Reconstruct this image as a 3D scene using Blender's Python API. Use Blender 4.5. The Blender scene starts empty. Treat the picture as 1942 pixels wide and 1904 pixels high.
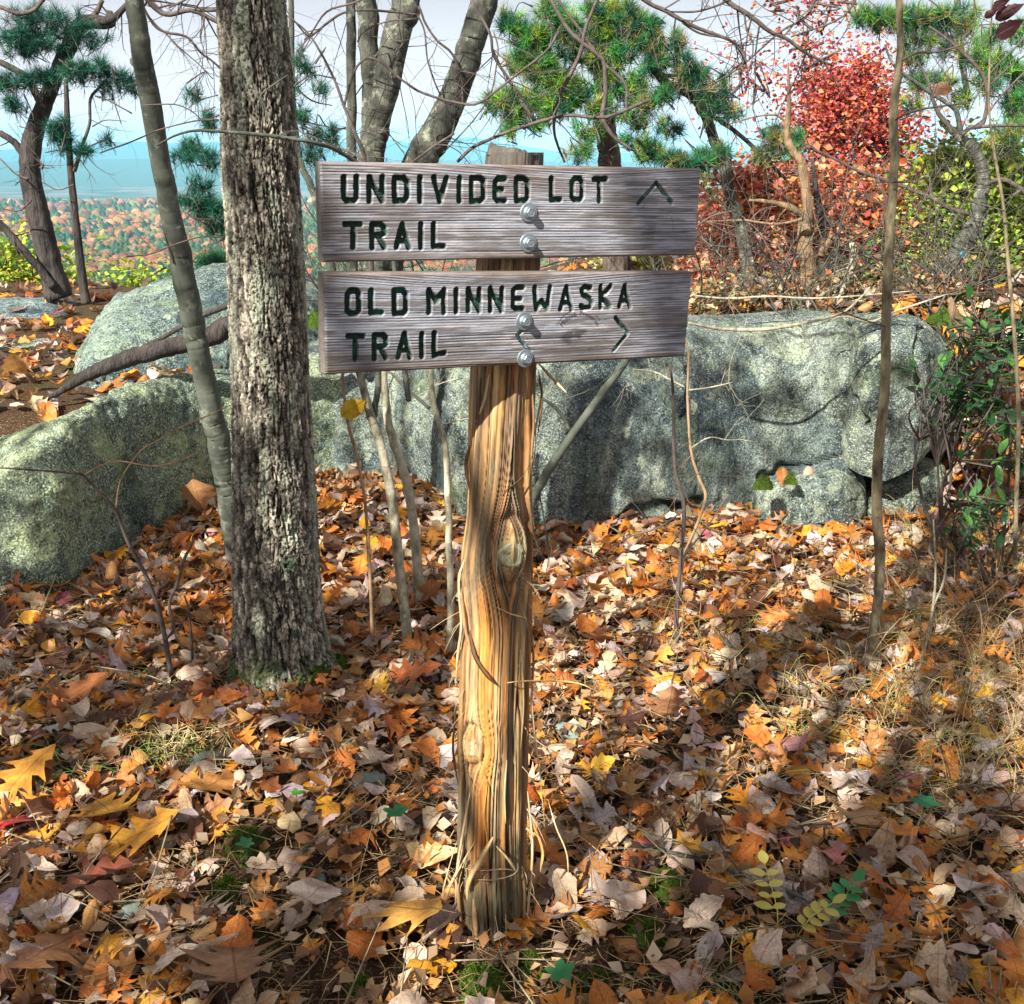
import bpy, math, random
import numpy as np
from mathutils import Matrix, Vector
SC = bpy.context.scene
rng = np.random.default_rng(7)
random.seed(7)

# ------------------------------------------------------------------ camera
H = 1.474                       # eye height over the ground at the post
TH = math.atan(662/2050.)       # downward pitch
CT, ST = math.cos(TH), math.sin(TH)
cam = bpy.data.cameras.new('camera'); camo = bpy.data.objects.new('camera', cam)
SC.collection.objects.link(camo); SC.camera = camo
camo.location = (0, 0, H); camo.rotation_euler = (math.pi/2-TH, 0, 0)
cam.sensor_width = 36; cam.lens = 36*2050/1942.; cam.clip_start = 0.05; cam.clip_end = 60000

# ------------------------------------------------------------------ light, sky, exposure
SUN_D = np.array([.46, .62, -.64]); SUN_D /= np.linalg.norm(SUN_D)     # the way the light travels
SUN_EL = math.asin(-SUN_D[2]); SUN_AZ = math.atan2(-SUN_D[0], -SUN_D[1])
sun = bpy.data.lights.new('sun', 'SUN'); suno = bpy.data.objects.new('sun', sun)
SC.collection.objects.link(suno); sun.energy = 5.0; sun.angle = math.radians(.53); sun.color = (1, .93, .82)
suno.rotation_euler = Vector(SUN_D).to_track_quat('-Z', 'Y').to_euler()
W = bpy.data.worlds.new('World'); SC.world = W; W.use_nodes = True
wn = W.node_tree; wn.nodes.clear()
wo = wn.nodes.new('ShaderNodeOutputWorld'); bg = wn.nodes.new('ShaderNodeBackground')
sky = wn.nodes.new('ShaderNodeTexSky'); sky.sky_type = 'NISHITA'; sky.sun_disc = False
sky.sun_elevation = SUN_EL; sky.sun_rotation = SUN_AZ % (2*math.pi); sky.dust_density = 4; sky.air_density = 1.0
mixw = wn.nodes.new('ShaderNodeMix'); mixw.data_type = 'RGBA'; mixw.inputs['Factor'].default_value = .93
wc = wn.nodes.new('ShaderNodeTexCoord'); ws = wn.nodes.new('ShaderNodeSeparateXYZ'); wr = wn.nodes.new('ShaderNodeValToRGB')   # bright veil, whitest at the horizon
wn.links.new(wc.outputs['Generated'], ws.inputs[0]); wn.links.new(ws.outputs[2], wr.inputs[0])
wr.color_ramp.elements[0].position = .0; wr.color_ramp.elements[0].color = (.58, .52, .55, 1); wr.color_ramp.elements[1].position = .14; wr.color_ramp.elements[1].color = (.27, .252, .265, 1)
wm = wn.nodes.new('ShaderNodeVectorMath'); wm.operation = 'SCALE'; wm.inputs['Scale'].default_value = 10; wn.links.new(wr.outputs[0], wm.inputs[0]); wn.links.new(wm.outputs[0], mixw.inputs['B'])
wn.links.new(sky.outputs[0], mixw.inputs['A']); wn.links.new(mixw.outputs['Result'], bg.inputs[0])
bg.inputs[1].default_value = .1; wn.links.new(bg.outputs[0], wo.inputs[0])
SC.view_settings.view_transform = 'Standard'; SC.view_settings.look = 'None'
SC.view_settings.exposure = 1.4; SC.view_settings.gamma = 1; SC.view_settings.use_curve_mapping = False
SC.cycles.max_bounces = 6; SC.cycles.diffuse_bounces = 3; SC.cycles.glossy_bounces = 2
SC.cycles.transmission_bounces = 3; SC.cycles.volume_bounces = 0; SC.cycles.transparent_max_bounces = 6
SC.cycles.use_denoising = True

# ------------------------------------------------------------------ helpers
def ray(vx, vy):
    x = (vx-971)/2050.; u = -(vy-952)/2050.
    return np.array([x, CT+u*ST, -ST+u*CT])
def P(vx, vy, Y):               # the point at distance Y seen at that place of the 1942x1904 photograph
    d = ray(vx, vy); t = Y/d[1]
    return np.array([0, 0, H])+d*t
def depth(p): return p[1]*CT-(p[2]-H)*ST
def proj(V):
    y = V[..., 1]; z = V[..., 2]-H; d = y*CT-z*ST
    return 971+2050*V[..., 0]/d, 952-2050*(y*ST+z*CT)/d

def _h(i, j, k, s):
    n = (i*374761393+j*668265263+k*2147483647+s*1274126177) & 0xffffffff
    n = ((n ^ (n >> 13))*1274126177) & 0xffffffff
    n = ((n ^ (n >> 16))*2246822519) & 0xffffffff
    return ((n ^ (n >> 15)) & 0xffffff)/float(0xffffff)
def noise(Q, s=0):              # value noise 0..1
    Q = np.asarray(Q, float); f = np.floor(Q); r = Q-f; r = r*r*(3-2*r); i = f.astype(np.int64)
    x, y, z = i[..., 0], i[..., 1], i[..., 2]; a, b, c = r[..., 0], r[..., 1], r[..., 2]
    o = 0
    for dx in (0, 1):
        for dy in (0, 1):
            for dz in (0, 1):
                o = o+_h(x+dx, y+dy, z+dz, s)*(a if dx else 1-a)*(b if dy else 1-b)*(c if dz else 1-c)
    return o
def fbm(Q, o=4, s=0):
    Q = np.asarray(Q, float); t = 0; w = 0; a = 1.
    for k in range(o): t = t+a*noise(Q*2.03**k+k*17.3, s+k); w += a; a *= .5
    return t/w
def sst(a, b, x): t = np.clip((x-a)/(b-a), 0, 1); return t*t*(3-2*t)
def worley(U, V, cu, cv, wrapu=None, s=0):      # cells; returns F1, F2, cell random
    gu, gv = np.floor(U/cu).astype(np.int64), np.floor(V/cv).astype(np.int64)
    f1 = np.full(U.shape, 9.); f2 = f1.copy(); cr = np.zeros(U.shape)
    for i in (-1, 0, 1):
        for j in (-1, 0, 1):
            a, b = gu+i, gv+j; aw = a % wrapu if wrapu else a
            px = a+.15+.7*_h(aw, b, b*0, s); py = b+.15+.7*_h(aw, b, b*0+1, s)
            d = np.hypot(U/cu-px, V/cv-py); r = _h(aw, b, b*0+2, s)
            m = d < f1; f2 = np.where(m, f1, np.minimum(f2, d)); cr = np.where(m, r, cr); f1 = np.where(m, d, f1)
    return f1, f2, cr

# ------------------------------------------------------------------ objects
ORG = {}
def tag(o, label=None, cat=None, group=None, kind=None):
    if label: o['label'] = label
    if cat: o['category'] = cat
    if group: o['group'] = group
    if kind: o['kind'] = kind
    return o
def thing(name, base, label, cat, group=None):
    o = bpy.data.objects.new(name, None); SC.collection.objects.link(o)
    o.empty_display_size = .1; o.location = tuple(map(float, base)); ORG[o.name] = np.array(base, float)
    return tag(o, label, cat, group)
def mesh(V, F, mat, col=None, uv=None, smooth=True, name='mesh'):
    V = np.asarray(V, np.float32); me = bpy.data.meshes.new(name)
    F = [np.asarray(f, np.int32) for f in (F if isinstance(F, list) else [F]) if len(f)]
    me.vertices.add(len(V)); me.vertices.foreach_set('co', V.ravel())
    li = np.concatenate([f.ravel() for f in F]); n = np.concatenate([np.full(len(f), f.shape[1]) for f in F])
    me.loops.add(len(li)); me.loops.foreach_set('vertex_index', li)
    st = np.concatenate([[0], np.cumsum(n)[:-1]]).astype(np.int32)
    me.polygons.add(len(n)); me.polygons.foreach_set('loop_start', st)
    me.polygons.foreach_set('use_smooth', np.full(len(n), smooth))
    if col is not None:
        a = me.color_attributes.new('col', 'FLOAT_COLOR', 'POINT'); c = np.ones((len(V), 4), np.float32); c[:, :3] = col
        a.data.foreach_set('color', c.ravel())
    if uv is not None:
        u = me.uv_layers.new(name='UVMap'); u.data.foreach_set('uv', np.asarray(uv, np.float32)[li].ravel())
    me.materials.append(mat); me.update(calc_edges=True); me.validate()
    return me
def mk(name, V, F, mat, parent=None, col=None, uv=None, smooth=True, **tg):
    V = np.asarray(V, float)
    if parent is None: org = np.array([V[:, 0].mean(), V[:, 1].mean(), V[:, 2].min()])
    else: org = ORG[parent.name]
    o = bpy.data.objects.new(name, mesh(V-org, F, mat, col, uv, smooth, name)); SC.collection.objects.link(o)
    if parent is None: o.location = tuple(org)
    else: o.parent = parent
    ORG[o.name] = org
    if parent is not None and name in ('twigs', 'needles', 'leaves', 'grass_blade', 'stem') and 'kind' not in tg and len(V) > 400: tg['kind'] = 'stuff'
    return tag(o, **tg)
class MB:
    def __init__(s): s.V = []; s.F3 = []; s.F4 = []; s.C = []; s.n = 0
    def add(s, V, F, col=(1, 1, 1)):
        V = np.asarray(V, float); F = F if isinstance(F, list) else [F]
        for f in F:
            f = np.asarray(f)
            if len(f): (s.F3 if f.shape[1] == 3 else s.F4).append(f+s.n)
        s.V.append(V); c = np.empty((len(V), 3)); c[:] = col; s.C.append(c); s.n += len(V)
    def build(s, name, mat, parent=None, **k):
        if not s.n: return None
        F = []
        if s.F3: F.append(np.concatenate(s.F3))
        if s.F4: F.append(np.concatenate(s.F4))
        return mk(name, np.concatenate(s.V), F, mat, parent, col=np.concatenate(s.C), **k)

def smooth_line(pts, sub):
    p = np.asarray(pts, float)
    if len(p) < 3 or sub < 2:
        if sub < 2 or len(p) < 2: return p
        t = np.linspace(0, 1, sub*(len(p)-1)+1)[:, None]; return p[0]*(1-t)+p[-1]*t
    q = np.vstack([2*p[0]-p[1], p, 2*p[-1]-p[-2]]); out = []
    t = (np.arange(sub)/sub)[:, None]
    for i in range(1, len(q)-2):
        a, b, c, d = q[i-1], q[i], q[i+1], q[i+2]
        out.append(.5*((2*b)+(c-a)*t+(2*a-5*b+4*c-d)*t*t+(3*b-a-3*c+d)*t**3))
    out.append(p[-1][None]); return np.vstack(out)
def tube(pts, rad, sides=6, sub=3, wob=0., cap=True):
    q = smooth_line(np.column_stack([pts, rad]), sub); p = q[:, :3]; r = np.maximum(q[:, 3], .0004)
    if wob: p = p+(rng.random(p.shape)-.5)*wob*r[:, None]*2; r = r*(1+wob*(rng.random(len(r))-.5))
    t = np.gradient(p, axis=0); t /= np.linalg.norm(t, axis=1)[:, None]+1e-9
    ref = np.array([0, 1., 0]) if abs(t[0][1]) < .9 else np.array([1., 0, 0])
    n = np.cross(t, ref); bad = np.linalg.norm(n, axis=1) < .1
    if bad.any(): n[bad] = np.cross(t[bad], np.array([.6, 0, .8]))
    n /= np.linalg.norm(n, axis=1)[:, None]; b = np.cross(t, n)
    a = np.linspace(0, 2*np.pi, sides, endpoint=False)
    V = p[:, None]+r[:, None, None]*(np.cos(a)[None, :, None]*n[:, None]+np.sin(a)[None, :, None]*b[:, None])
    m = len(p); i = np.arange(m-1)[:, None]*sides; j = np.arange(sides)[None]; k = (j+1) % sides
    F = np.stack([i+j, i+k, i+sides+k, i+sides+j], -1).reshape(-1, 4)
    V = V.reshape(-1, 3)
    if cap:
        V = np.vstack([V, p[0], p[-1]]); e = m*sides; jj = np.arange(sides); kk = (jj+1) % sides
        T = np.concatenate([np.stack([np.full(sides, e), kk, jj], -1), np.stack([np.full(sides, e+1), (m-1)*sides+jj, (m-1)*sides+kk], -1)])
        return V, [F, T]
    return V, [F]
def vline(L, Y, k=1.):          # [(vx, vy, width px)] -> points, radii.  Y number or list
    Ys = np.full(len(L), Y, float) if np.isscalar(Y) else np.interp(np.arange(len(L)), np.linspace(0, len(L)-1, len(Y)), Y)
    p = np.array([P(a[0], a[1], y) for a, y in zip(L, Ys)])
    r = np.array([a[2]*.5*k/2050*depth(q) for a, q in zip(L, p)])
    return p, r
def rot_to(d, up=(0, 0, 1)):
    d = np.asarray(d, float); d /= np.linalg.norm(d)+1e-9; x = np.cross(d, up)
    if np.linalg.norm(x) < 1e-3: x = np.array([1., 0, 0])
    x /= np.linalg.norm(x); return np.stack([x, d, np.cross(x, d)], 1)
def twigs(mb, p0, d, L, r, lvl, tips, col=(1, 1, 1), bend=.35, n=None, sides=4, up=.0, spread=.9):
    """a crooked twig with side twigs; tips collects (point, direction)"""
    k = 5; pts = [np.array(p0, float)]; d = np.array(d, float); d /= np.linalg.norm(d)+1e-9
    for i in range(k-1):
        d = d+rng.normal(0, bend*.5, 3)+np.array([0, 0, up]); d /= np.linalg.norm(d)
        pts.append(pts[-1]+d*L/(k-1))
    mb.add(*tube(pts, np.linspace(r, r*.35, k), sides, 2, .1, cap=False), col=col)
    tips.append((pts[-1], d))
    if lvl > 0:
        for i in range(n or 3):
            t = rng.uniform(.25, .95)*(k-1); a = int(t); f = t-a; a = min(a, k-2)
            q = pts[a]*(1-f)+pts[a+1]*f; dd = (pts[a+1]-pts[a]); dd /= np.linalg.norm(dd)
            s = rng.normal(0, 1, 3); s -= s@dd*dd; s /= np.linalg.norm(s)+1e-9
            twigs(mb, q, dd*.7+s*spread, L*rng.uniform(.35, .6), r*(1-.6*t/(k-1))*.65, lvl-1, tips, col, bend, n, sides, up, spread)

# ------------------------------------------------------------------ materials
def nt(name):
    m = bpy.data.materials.new(name); m.use_nodes = True; t = m.node_tree; t.nodes.clear()
    return m, t, t.nodes.new
def L(t, a, b): t.links.new(a, b)
def math_n(t, op, a, b=None, clamp=False):
    n = t.nodes.new('ShaderNodeMath'); n.operation = op; n.use_clamp = clamp
    for i, v in enumerate((a, b)):
        if v is None: continue
        if isinstance(v, (int, float)): n.inputs[i].default_value = v
        else: L(t, v, n.inputs[i])
    return n.outputs[0]
def mixc(t, fac, a, b, mode='MIX'):
    n = t.nodes.new('ShaderNodeMix'); n.data_type = 'RGBA'; n.blend_type = mode
    for s, v in (('Factor', fac), ('A', a), ('B', b)):
        if isinstance(v, (int, float)): n.inputs[s].default_value = v
        elif isinstance(v, tuple): n.inputs[s].default_value = (*v, 1)[:4]
        else: L(t, v, n.inputs[s])
    return n.outputs['Result']
def noi(t, scale, detail=4, rough=.6, vec=None, stretch=None, dist=0):
    n = t.nodes.new('ShaderNodeTexNoise'); n.inputs['Scale'].default_value = scale; n.inputs['Detail'].default_value = detail
    n.inputs['Roughness'].default_value = rough; n.inputs['Distortion'].default_value = dist
    if vec is None:
        c = t.nodes.new('ShaderNodeTexCoord'); vec = c.outputs['Object']
    if stretch:
        mp = t.nodes.new('ShaderNodeMapping'); mp.inputs['Scale'].default_value = stretch; L(t, vec, mp.inputs[0]); vec = mp.outputs[0]
    L(t, vec, n.inputs['Vector']); return n.outputs['Fac']
def ramp(t, fac, stops):
    n = t.nodes.new('ShaderNodeValToRGB'); e = n.color_ramp.elements
    while len(e) < len(stops): e.new(.5)
    for i, (p, c) in enumerate(stops):
        e[i].position = p; e[i].color = (*c, 1) if isinstance(c, tuple) else (c, c, c, 1)
    L(t, fac, n.inputs[0]); return n.outputs[0]
def finish(t, color, rough=.8, bump=None, bstr=.5, bdist=.01, transl=0., spec=.3, sheen=None):
    b = t.nodes.new('ShaderNodeBsdfPrincipled'); b.inputs['Specular IOR Level'].default_value = spec
    if isinstance(color, tuple): b.inputs['Base Color'].default_value = (*color, 1)
    else: L(t, color, b.inputs['Base Color'])
    if isinstance(rough, (int, float)): b.inputs['Roughness'].default_value = rough
    else: L(t, rough, b.inputs['Roughness'])
    nrm = None
    if bump is not None:
        n = t.nodes.new('ShaderNodeBump'); n.inputs['Strength'].default_value = bstr; n.inputs['Distance'].default_value = bdist
        L(t, bump, n.inputs['Height']); nrm = n.outputs[0]; L(t, nrm, b.inputs['Normal'])
    out = b.outputs[0]
    if transl:
        tr = t.nodes.new('ShaderNodeBsdfTranslucent'); mx = t.nodes.new('ShaderNodeMixShader'); mx.inputs[0].default_value = transl
        if isinstance(color, tuple): tr.inputs[0].default_value = (*color, 1)
        else: L(t, color, tr.inputs[0])
        if nrm: L(t, nrm, tr.inputs['Normal'])
        L(t, out, mx.inputs[1]); L(t, tr.outputs[0], mx.inputs[2]); out = mx.outputs[0]
    o = t.nodes.new('ShaderNodeOutputMaterial'); L(t, out, o.inputs[0])
def vcol(t): n = t.nodes.new('ShaderNodeAttribute'); n.attribute_name = 'col'; return n.outputs['Color']
M = {}
def bark_mat(name, c1, c2, scale=30, stretch=(1, 1, .3), bstr=.6, bd=.006, lichen=None):
    m, t, N = nt(name); n1 = noi(t, scale, 6, .65, stretch=stretch); n2 = noi(t, scale*.2, 3)
    c = mixc(t, ramp(t, n1, [(.35, 0.), (.68, 1.)]), c1, c2)
    c = mixc(t, ramp(t, n2, [(.4, 0.), (.65, .45)]), c, tuple(x*1.5 for x in c2))
    if lichen: c = mixc(t, ramp(t, noi(t, scale*.5, 5, .7), [(.56, 0.), (.62, .8)]), c, lichen)
    c = mixc(t, 1., c, vcol(t), 'MULTIPLY')
    finish(t, c, .85, n1, bstr, bd); M[name] = m
bark_mat('smooth_bark', (.035, .045, .035), (.085, .095, .075), 40, (1, 1, .5), .35, .003, (.16, .18, .14))
bark_mat('dark_bark', (.008, .007, .009), (.075, .066, .06), 20, (1, 1, .22), 1., .05)
bark_mat('pine_bark', (.018, .014, .014), (.19, .145, .12), 20, (1, 1, .25), 1., .05)
bark_mat('grey_bark', (.014, .018, .016), (.10, .105, .085), 26, (1, 1, .4), 1., .02, (.26, .28, .21))
bark_mat('pale_bark', (.08, .075, .05), (.42, .40, .29), 55, (1, 1, .35), .8, .005, (.50, .50, .40))
bark_mat('snag_wood', (.05, .03, .018), (.28, .19, .11), 26, (1, 1, .12), 1., .03)
bark_mat('twig_bark', (.035, .028, .026), (.11, .09, .08), 60, (1, 1, .5), .3, .002)
bark_mat('sap_bark', (.035, .03, .02), (.27, .23, .14), 55, (1, 1, .3), .8, .006, (.10, .08, .055))
bark_mat('dry_stem', (.14, .09, .05), (.38, .26, .15), 60, (1, 1, .4), .3, .002)

def leafy_mat(name, transl=.3, rough=.55, spec=.3):
    m, t, N = nt(name); c = vcol(t)
    c = mixc(t, 1., c, ramp(t, noi(t, 9, 3), [(.3, .7), (.7, 1.15)]), 'MULTIPLY')
    finish(t, c, rough, transl=transl, spec=spec); M[name] = m
leafy_mat('foliage', .35); leafy_mat('needles', .2, .5); leafy_mat('glossy_leaf', .2, .33, .5); leafy_mat('straw', .2, .6)

m, t, N = nt('dead_leaf')       # colour from the leaf, veins from its UV (u across, v along)
uvn = N('ShaderNodeUVMap'); sp = N('ShaderNodeSeparateXYZ'); L(t, uvn.outputs[0], sp.inputs[0])
au = math_n(t, 'ABSOLUTE', math_n(t, 'SUBTRACT', sp.outputs[0], .5)); au = math_n(t, 'MULTIPLY', au, 2.)
vv = math_n(t, 'SUBTRACT', sp.outputs[1], math_n(t, 'MULTIPLY', au, .33))
sv = math_n(t, 'ABSOLUTE', math_n(t, 'SINE', math_n(t, 'MULTIPLY', vv, 30.)))
sv = math_n(t, 'MULTIPLY', math_n(t, 'SUBTRACT', 1., math_n(t, 'MULTIPLY', sv, 6.), True), .65)
mr = math_n(t, 'SUBTRACT', 1., math_n(t, 'MULTIPLY', au, 22.), True); vein = math_n(t, 'MAXIMUM', mr, sv)
c = vcol(t)
c = mixc(t, ramp(t, noi(t, 38, 4, .65), [(.38, 0.), (.75, .65)]), c, mixc(t, 1., c, (.42, .27, .17), 'MULTIPLY'))
c = mixc(t, ramp(t, noi(t, 420, 2), [(.68, 0.), (.74, .7)]), c, (.05, .03, .02))
c = mixc(t, ramp(t, noi(t, 12, 5, .7), [(.42, 0.), (.62, .45)]), c, mixc(t, 1., c, (.55, .33, .2), 'MULTIPLY'))
c = mixc(t, ramp(t, math_n(t, 'MULTIPLY', au, noi(t, 50, 3)), [(.35, 0.), (.62, .5)]), c, mixc(t, 1., c, (.45, .28, .18), 'MULTIPLY'))
c = mixc(t, math_n(t, 'MULTIPLY', vein, .7), c, mixc(t, 1., c, (.38, .25, .2), 'MULTIPLY'))
geo = N('ShaderNodeNewGeometry')
pale = mixc(t, .55, c, mixc(t, .4, c, (.48, .40, .33)))
c = mixc(t, geo.outputs['Backfacing'], c, pale)
bm_ = math_n(t, 'SUBTRACT', noi(t, 90, 3), math_n(t, 'MULTIPLY', vein, .5))
finish(t, c, .5, bm_, .6, .003, .22, .35); M['dead_leaf'] = m

m, t, N = nt('boulder_granite')
tcn = N('ShaderNodeTexCoord')
a = noi(t, 1.8, 5, .62); b = noi(t, 24, 5, .75); d = noi(t, 130, 3, .7); e = noi(t, 5.5, 5, .7, dist=.6)
c = mixc(t, ramp(t, a, [(.40, 0.), (.58, 1.)]), (.12, .16, .17), (.28, .32, .28))
c = mixc(t, ramp(t, e, [(.50, 0.), (.60, .75)]), c, (.36, .41, .29))
c = mixc(t, ramp(t, b, [(.38, 0.), (.52, 1.)]), mixc(t, 1., c, (.34, .37, .38), 'MULTIPLY'), c)
st_ = noi(t, 5, 4, .6, stretch=(1, 1, .22)); c = mixc(t, ramp(t, st_, [(.55, 0.), (.66, .7)]), c, mixc(t, 1., c, (.25, .28, .33), 'MULTIPLY'))
c = mixc(t, ramp(t, d, [(.53, 0.), (.64, .9)]), c, (.62, .64, .55))
c = mixc(t, ramp(t, d, [(.33, .9), (.46, 0.)]), c, (.03, .034, .035))
c = mixc(t, ramp(t, noi(t, 3.1, 3, .5), [(.6, 0.), (.72, .6)]), c, (.09, .12, .03))
c = mixc(t, 1., c, vcol(t), 'MULTIPLY')
c = mixc(t, ramp(t, noi(t, 2.3, 4, .6, stretch=(1, 1, .5), dist=1.2), [(.50, 0.), (.57, .75)]), c, mixc(t, 1., c, (.34, .4, .48), 'MULTIPLY'))
vo = N('ShaderNodeTexVoronoi'); vo.inputs['Scale'].default_value = 13; vo.inputs['Randomness'].default_value = 1     # lichen rosettes
nv_ = N('ShaderNodeTexNoise'); nv_.inputs['Scale'].default_value = 40; mv = N('ShaderNodeMix'); mv.data_type = 'RGBA'; mv.blend_type = 'LINEAR_LIGHT'; mv.inputs['Factor'].default_value = .05
L(t, tcn.outputs['Object'], mv.inputs['A']); L(t, tcn.outputs['Object'], nv_.inputs['Vector']); L(t, nv_.outputs['Color'], mv.inputs['B']); L(t, mv.outputs['Result'], vo.inputs['Vector'])
sv_ = N('ShaderNodeSeparateColor'); L(t, vo.outputs['Color'], sv_.inputs[0])
li_ = math_n(t, 'MULTIPLY', ramp(t, vo.outputs['Distance'], [(.24, 1.), (.34, 0.)]), ramp(t, sv_.outputs[0], [(.80, 0.), (.84, .8)]))
c = mixc(t, li_, c, (.40, .46, .34))
h = math_n(t, 'ADD', math_n(t, 'MULTIPLY', b, 1.), math_n(t, 'MULTIPLY', d, .5))
finish(t, c, .9, h, .9, .035, spec=.2); M['rock'] = m

m, t, N = nt('forest_floor')
c = mixc(t, noi(t, 26, 6, .7), (.02, .013, .009), (.10, .06, .033))
c = mixc(t, ramp(t, noi(t, 160, 3, .7), [(.55, 0.), (.68, 1.)]), c, (.34, .24, .14))
c = mixc(t, ramp(t, noi(t, 2.2, 3), [(.55, 0.), (.7, .6)]), c, (.05, .07, .02))
finish(t, c, .95, noi(t, 60, 6, .75), 1., .02, spec=.1); M['soil'] = m

m, t, N = nt('moss')
c = mixc(t, noi(t, 90, 4, .7), (.012, .03, .005), (.075, .125, .018)); finish(t, mixc(t, 1., c, vcol(t), 'MULTIPLY'), .9, noi(t, 260, 3), 1., .006, spec=.1); M['moss'] = m
m, t, N = nt('vertex_wood'); c = mixc(t, 1., vcol(t), ramp(t, noi(t, 110, 4, .7, stretch=(1, 1, .12)), [(.3, .55), (.7, 1.25)]), 'MULTIPLY')
finish(t, c, .75, noi(t, 160, 4, .7, stretch=(1, 1, .08)), .7, .003, spec=.25); M['post_wood'] = m
m, t, N = nt('board_wood'); c = mixc(t, 1., vcol(t), ramp(t, noi(t, 60, 4, .7, stretch=(.12, 1, 3.)), [(.3, .72), (.7, 1.2)]), 'MULTIPLY')
finish(t, c, .8, noi(t, 300, 3, .7, stretch=(.08, 1, 1)), .5, .001, spec=.2); M['board_wood'] = m
m, t, N = nt('bark_furrowed'); c = mixc(t, 1., vcol(t), ramp(t, noi(t, 170, 4, .7), [(.3, .45), (.7, 1.4)]), 'MULTIPLY')
finish(t, c, .85, noi(t, 240, 4, .7), .9, .004, spec=.25); M['bark'] = m
m, t, N = nt('galvanised_steel'); b = N('ShaderNodeBsdfPrincipled'); b.inputs['Metallic'].default_value = .75
L(t, mixc(t, noi(t, 400, 4), (.16, .20, .23), (.40, .46, .50)), b.inputs['Base Color']); b.inputs['Roughness'].default_value = .45
o = N('ShaderNodeOutputMaterial'); L(t, b.outputs[0], o.inputs[0]); M['steel'] = m
def flat(name, c, rough=.6):
    m, t, N = nt(name); finish(t, mixc(t, noi(t, 120, 4), tuple(x*.8 for x in c), tuple(min(1, x*1.2) for x in c)), rough); M[name] = m
flat('stamp_ink', (.06, .05, .055)); flat('blaze_blue', (.08, .34, .55)); flat('stone_grey', (.15, .19, .17), .9)
m, t, N = nt('far_hill')
c = mixc(t, noi(t, .02, 6, .7), (.03, .06, .035), (.14, .10, .06)); finish(t, mixc(t, 1., c, vcol(t), 'MULTIPLY'), .95, spec=0); M['far'] = m
m, t, N = nt('valley_land')
tc = N('ShaderNodeTexCoord'); c = mixc(t, ramp(t, noi(t, .006, 6, .75, stretch=(.5, 1, 1)), [(.45, 0.), (.56, 1.)]), (.04, .065, .04), (.20, .15, .11))
c = mixc(t, ramp(t, noi(t, .02, 3, .7, stretch=(.4, 1, 1)), [(.66, 0.), (.72, .8)]), c, (.5, .48, .42)); finish(t, c, .95, spec=0); M['valley'] = m
# ------------------------------------------------------------------ terrain
def rock_line(x):               # where the boulders' feet stand
    return np.interp(x, [-3.2, -1.7, -1.45, -1.37, -1.25, -.8, -.5, -.33, -.2, .2, .6, .9, 1.4, 1.9, 2.4, 4], [3.2, 3.4, 3.85, 4.3, 4.65, 4.95, 4.9, 4.6, 4.3, 4.2, 4.25, 4.4, 4.3, 4.3, 4.1, 3.9])
def gz(x, y):
    x = np.asarray(x, float); y = np.asarray(y, float)
    r = rock_line(x); wide = np.interp(x, [-9, 1.75, 2.2, 9], [.7, .7, 2.2, 2.2]); a0 = np.interp(x, [1.75, 2.2], [.3, -.7])
    ht = np.interp(x, [-4, -.5, .3, 1.5, 6], [.46, .50, .62, .74, .80])
    z = ht*sst(r+a0, r+a0+wide, y)
    z = z+.035*(fbm(np.stack([x*1.3, y*1.3, x*0], -1), 3, 5)-.5)*2*sst(1.9, 2.6, np.hypot(x, y-1.8)+1.6)
    z = z+.07*np.exp(-((x+.62)/.5)**2-((y-4.4)/.4)**2)
    edge = 8.6+.35*np.sin(x*1.1)+.9*sst(0, 2, x)*2
    z = z-58*sst(0, 1, (y-edge)/70)-1.2*sst(edge, edge+1.2, y)-.55*np.maximum(0, np.minimum(y-edge, 30))
    return z
def grid(xs, ys, zf):
    X, Y = np.meshgrid(xs, ys); Z = zf(X, Y); V = np.stack([X, Y, Z], -1).reshape(-1, 3)
    n, m_ = len(xs), len(ys); i = (np.arange(m_-1)[:, None]*n+np.arange(n-1)[None])
    return V, np.stack([i, i+1, i+n+1, i+n], -1).reshape(-1, 4)
xs = np.concatenate([np.linspace(-60, -6, 28)[:-1], np.linspace(-6, 6, 170), np.linspace(6, 60, 28)[1:]])
ys = np.concatenate([np.linspace(-50, -1, 22)[:-1], np.linspace(-1, 12, 200), np.linspace(12, 95, 30)[1:]])
V, F = grid(xs, ys, lambda X, Y: gz(X, Y)-.012)
ground = mk('ground', V, F, M['soil'], kind='structure')

def hillz(X, Y): return -60-22*sst(90, 700, Y)-14*sst(600, 2300, Y)+7*(fbm(np.stack([X/260, Y/260, X*0], -1), 3, 9)-.5)*2-60*sst(2250, 3000, Y)
V, F = grid(np.linspace(-2200, 2600, 120), np.linspace(60, 3000, 110), hillz)
mk('hillside', V, F, M['far'], col=(1, .9, .7), kind='structure')
V, F = grid(np.linspace(-9000, 9000, 60), np.concatenate([np.linspace(-3000, 2900, 8), np.linspace(3000, 8200, 60)]), lambda X, Y: -150+8*(fbm(np.stack([X/700, Y/700, X*0], -1), 3, 4)-.5))
mk('valley_floor', V, F, M['valley'], kind='structure')
def ridge(name, Y0, Y1, prof, rough, seed, col):
    xs = np.linspace(-9000, 9000, 360); ys = np.linspace(Y0, Y1, 60)
    vx = xs/Y1*2050*CT*1.0+971
    top = np.array([P(a, np.interp(a, prof[0], prof[1]), Y1)[2] for a in vx])
    def f(X, Y):
        T = np.interp(X, xs, top); s = (Y-Y0)/(Y1-Y0)
        return -152+(T+152)*s**1.3+rough*(fbm(np.stack([X/600, Y/600, X*0], -1), 5, seed)-.5)*2*np.minimum(1, 3*s)
    V, F = grid(xs, ys, f); mk(name, V, F, M['far'], col=col, kind='structure')
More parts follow.
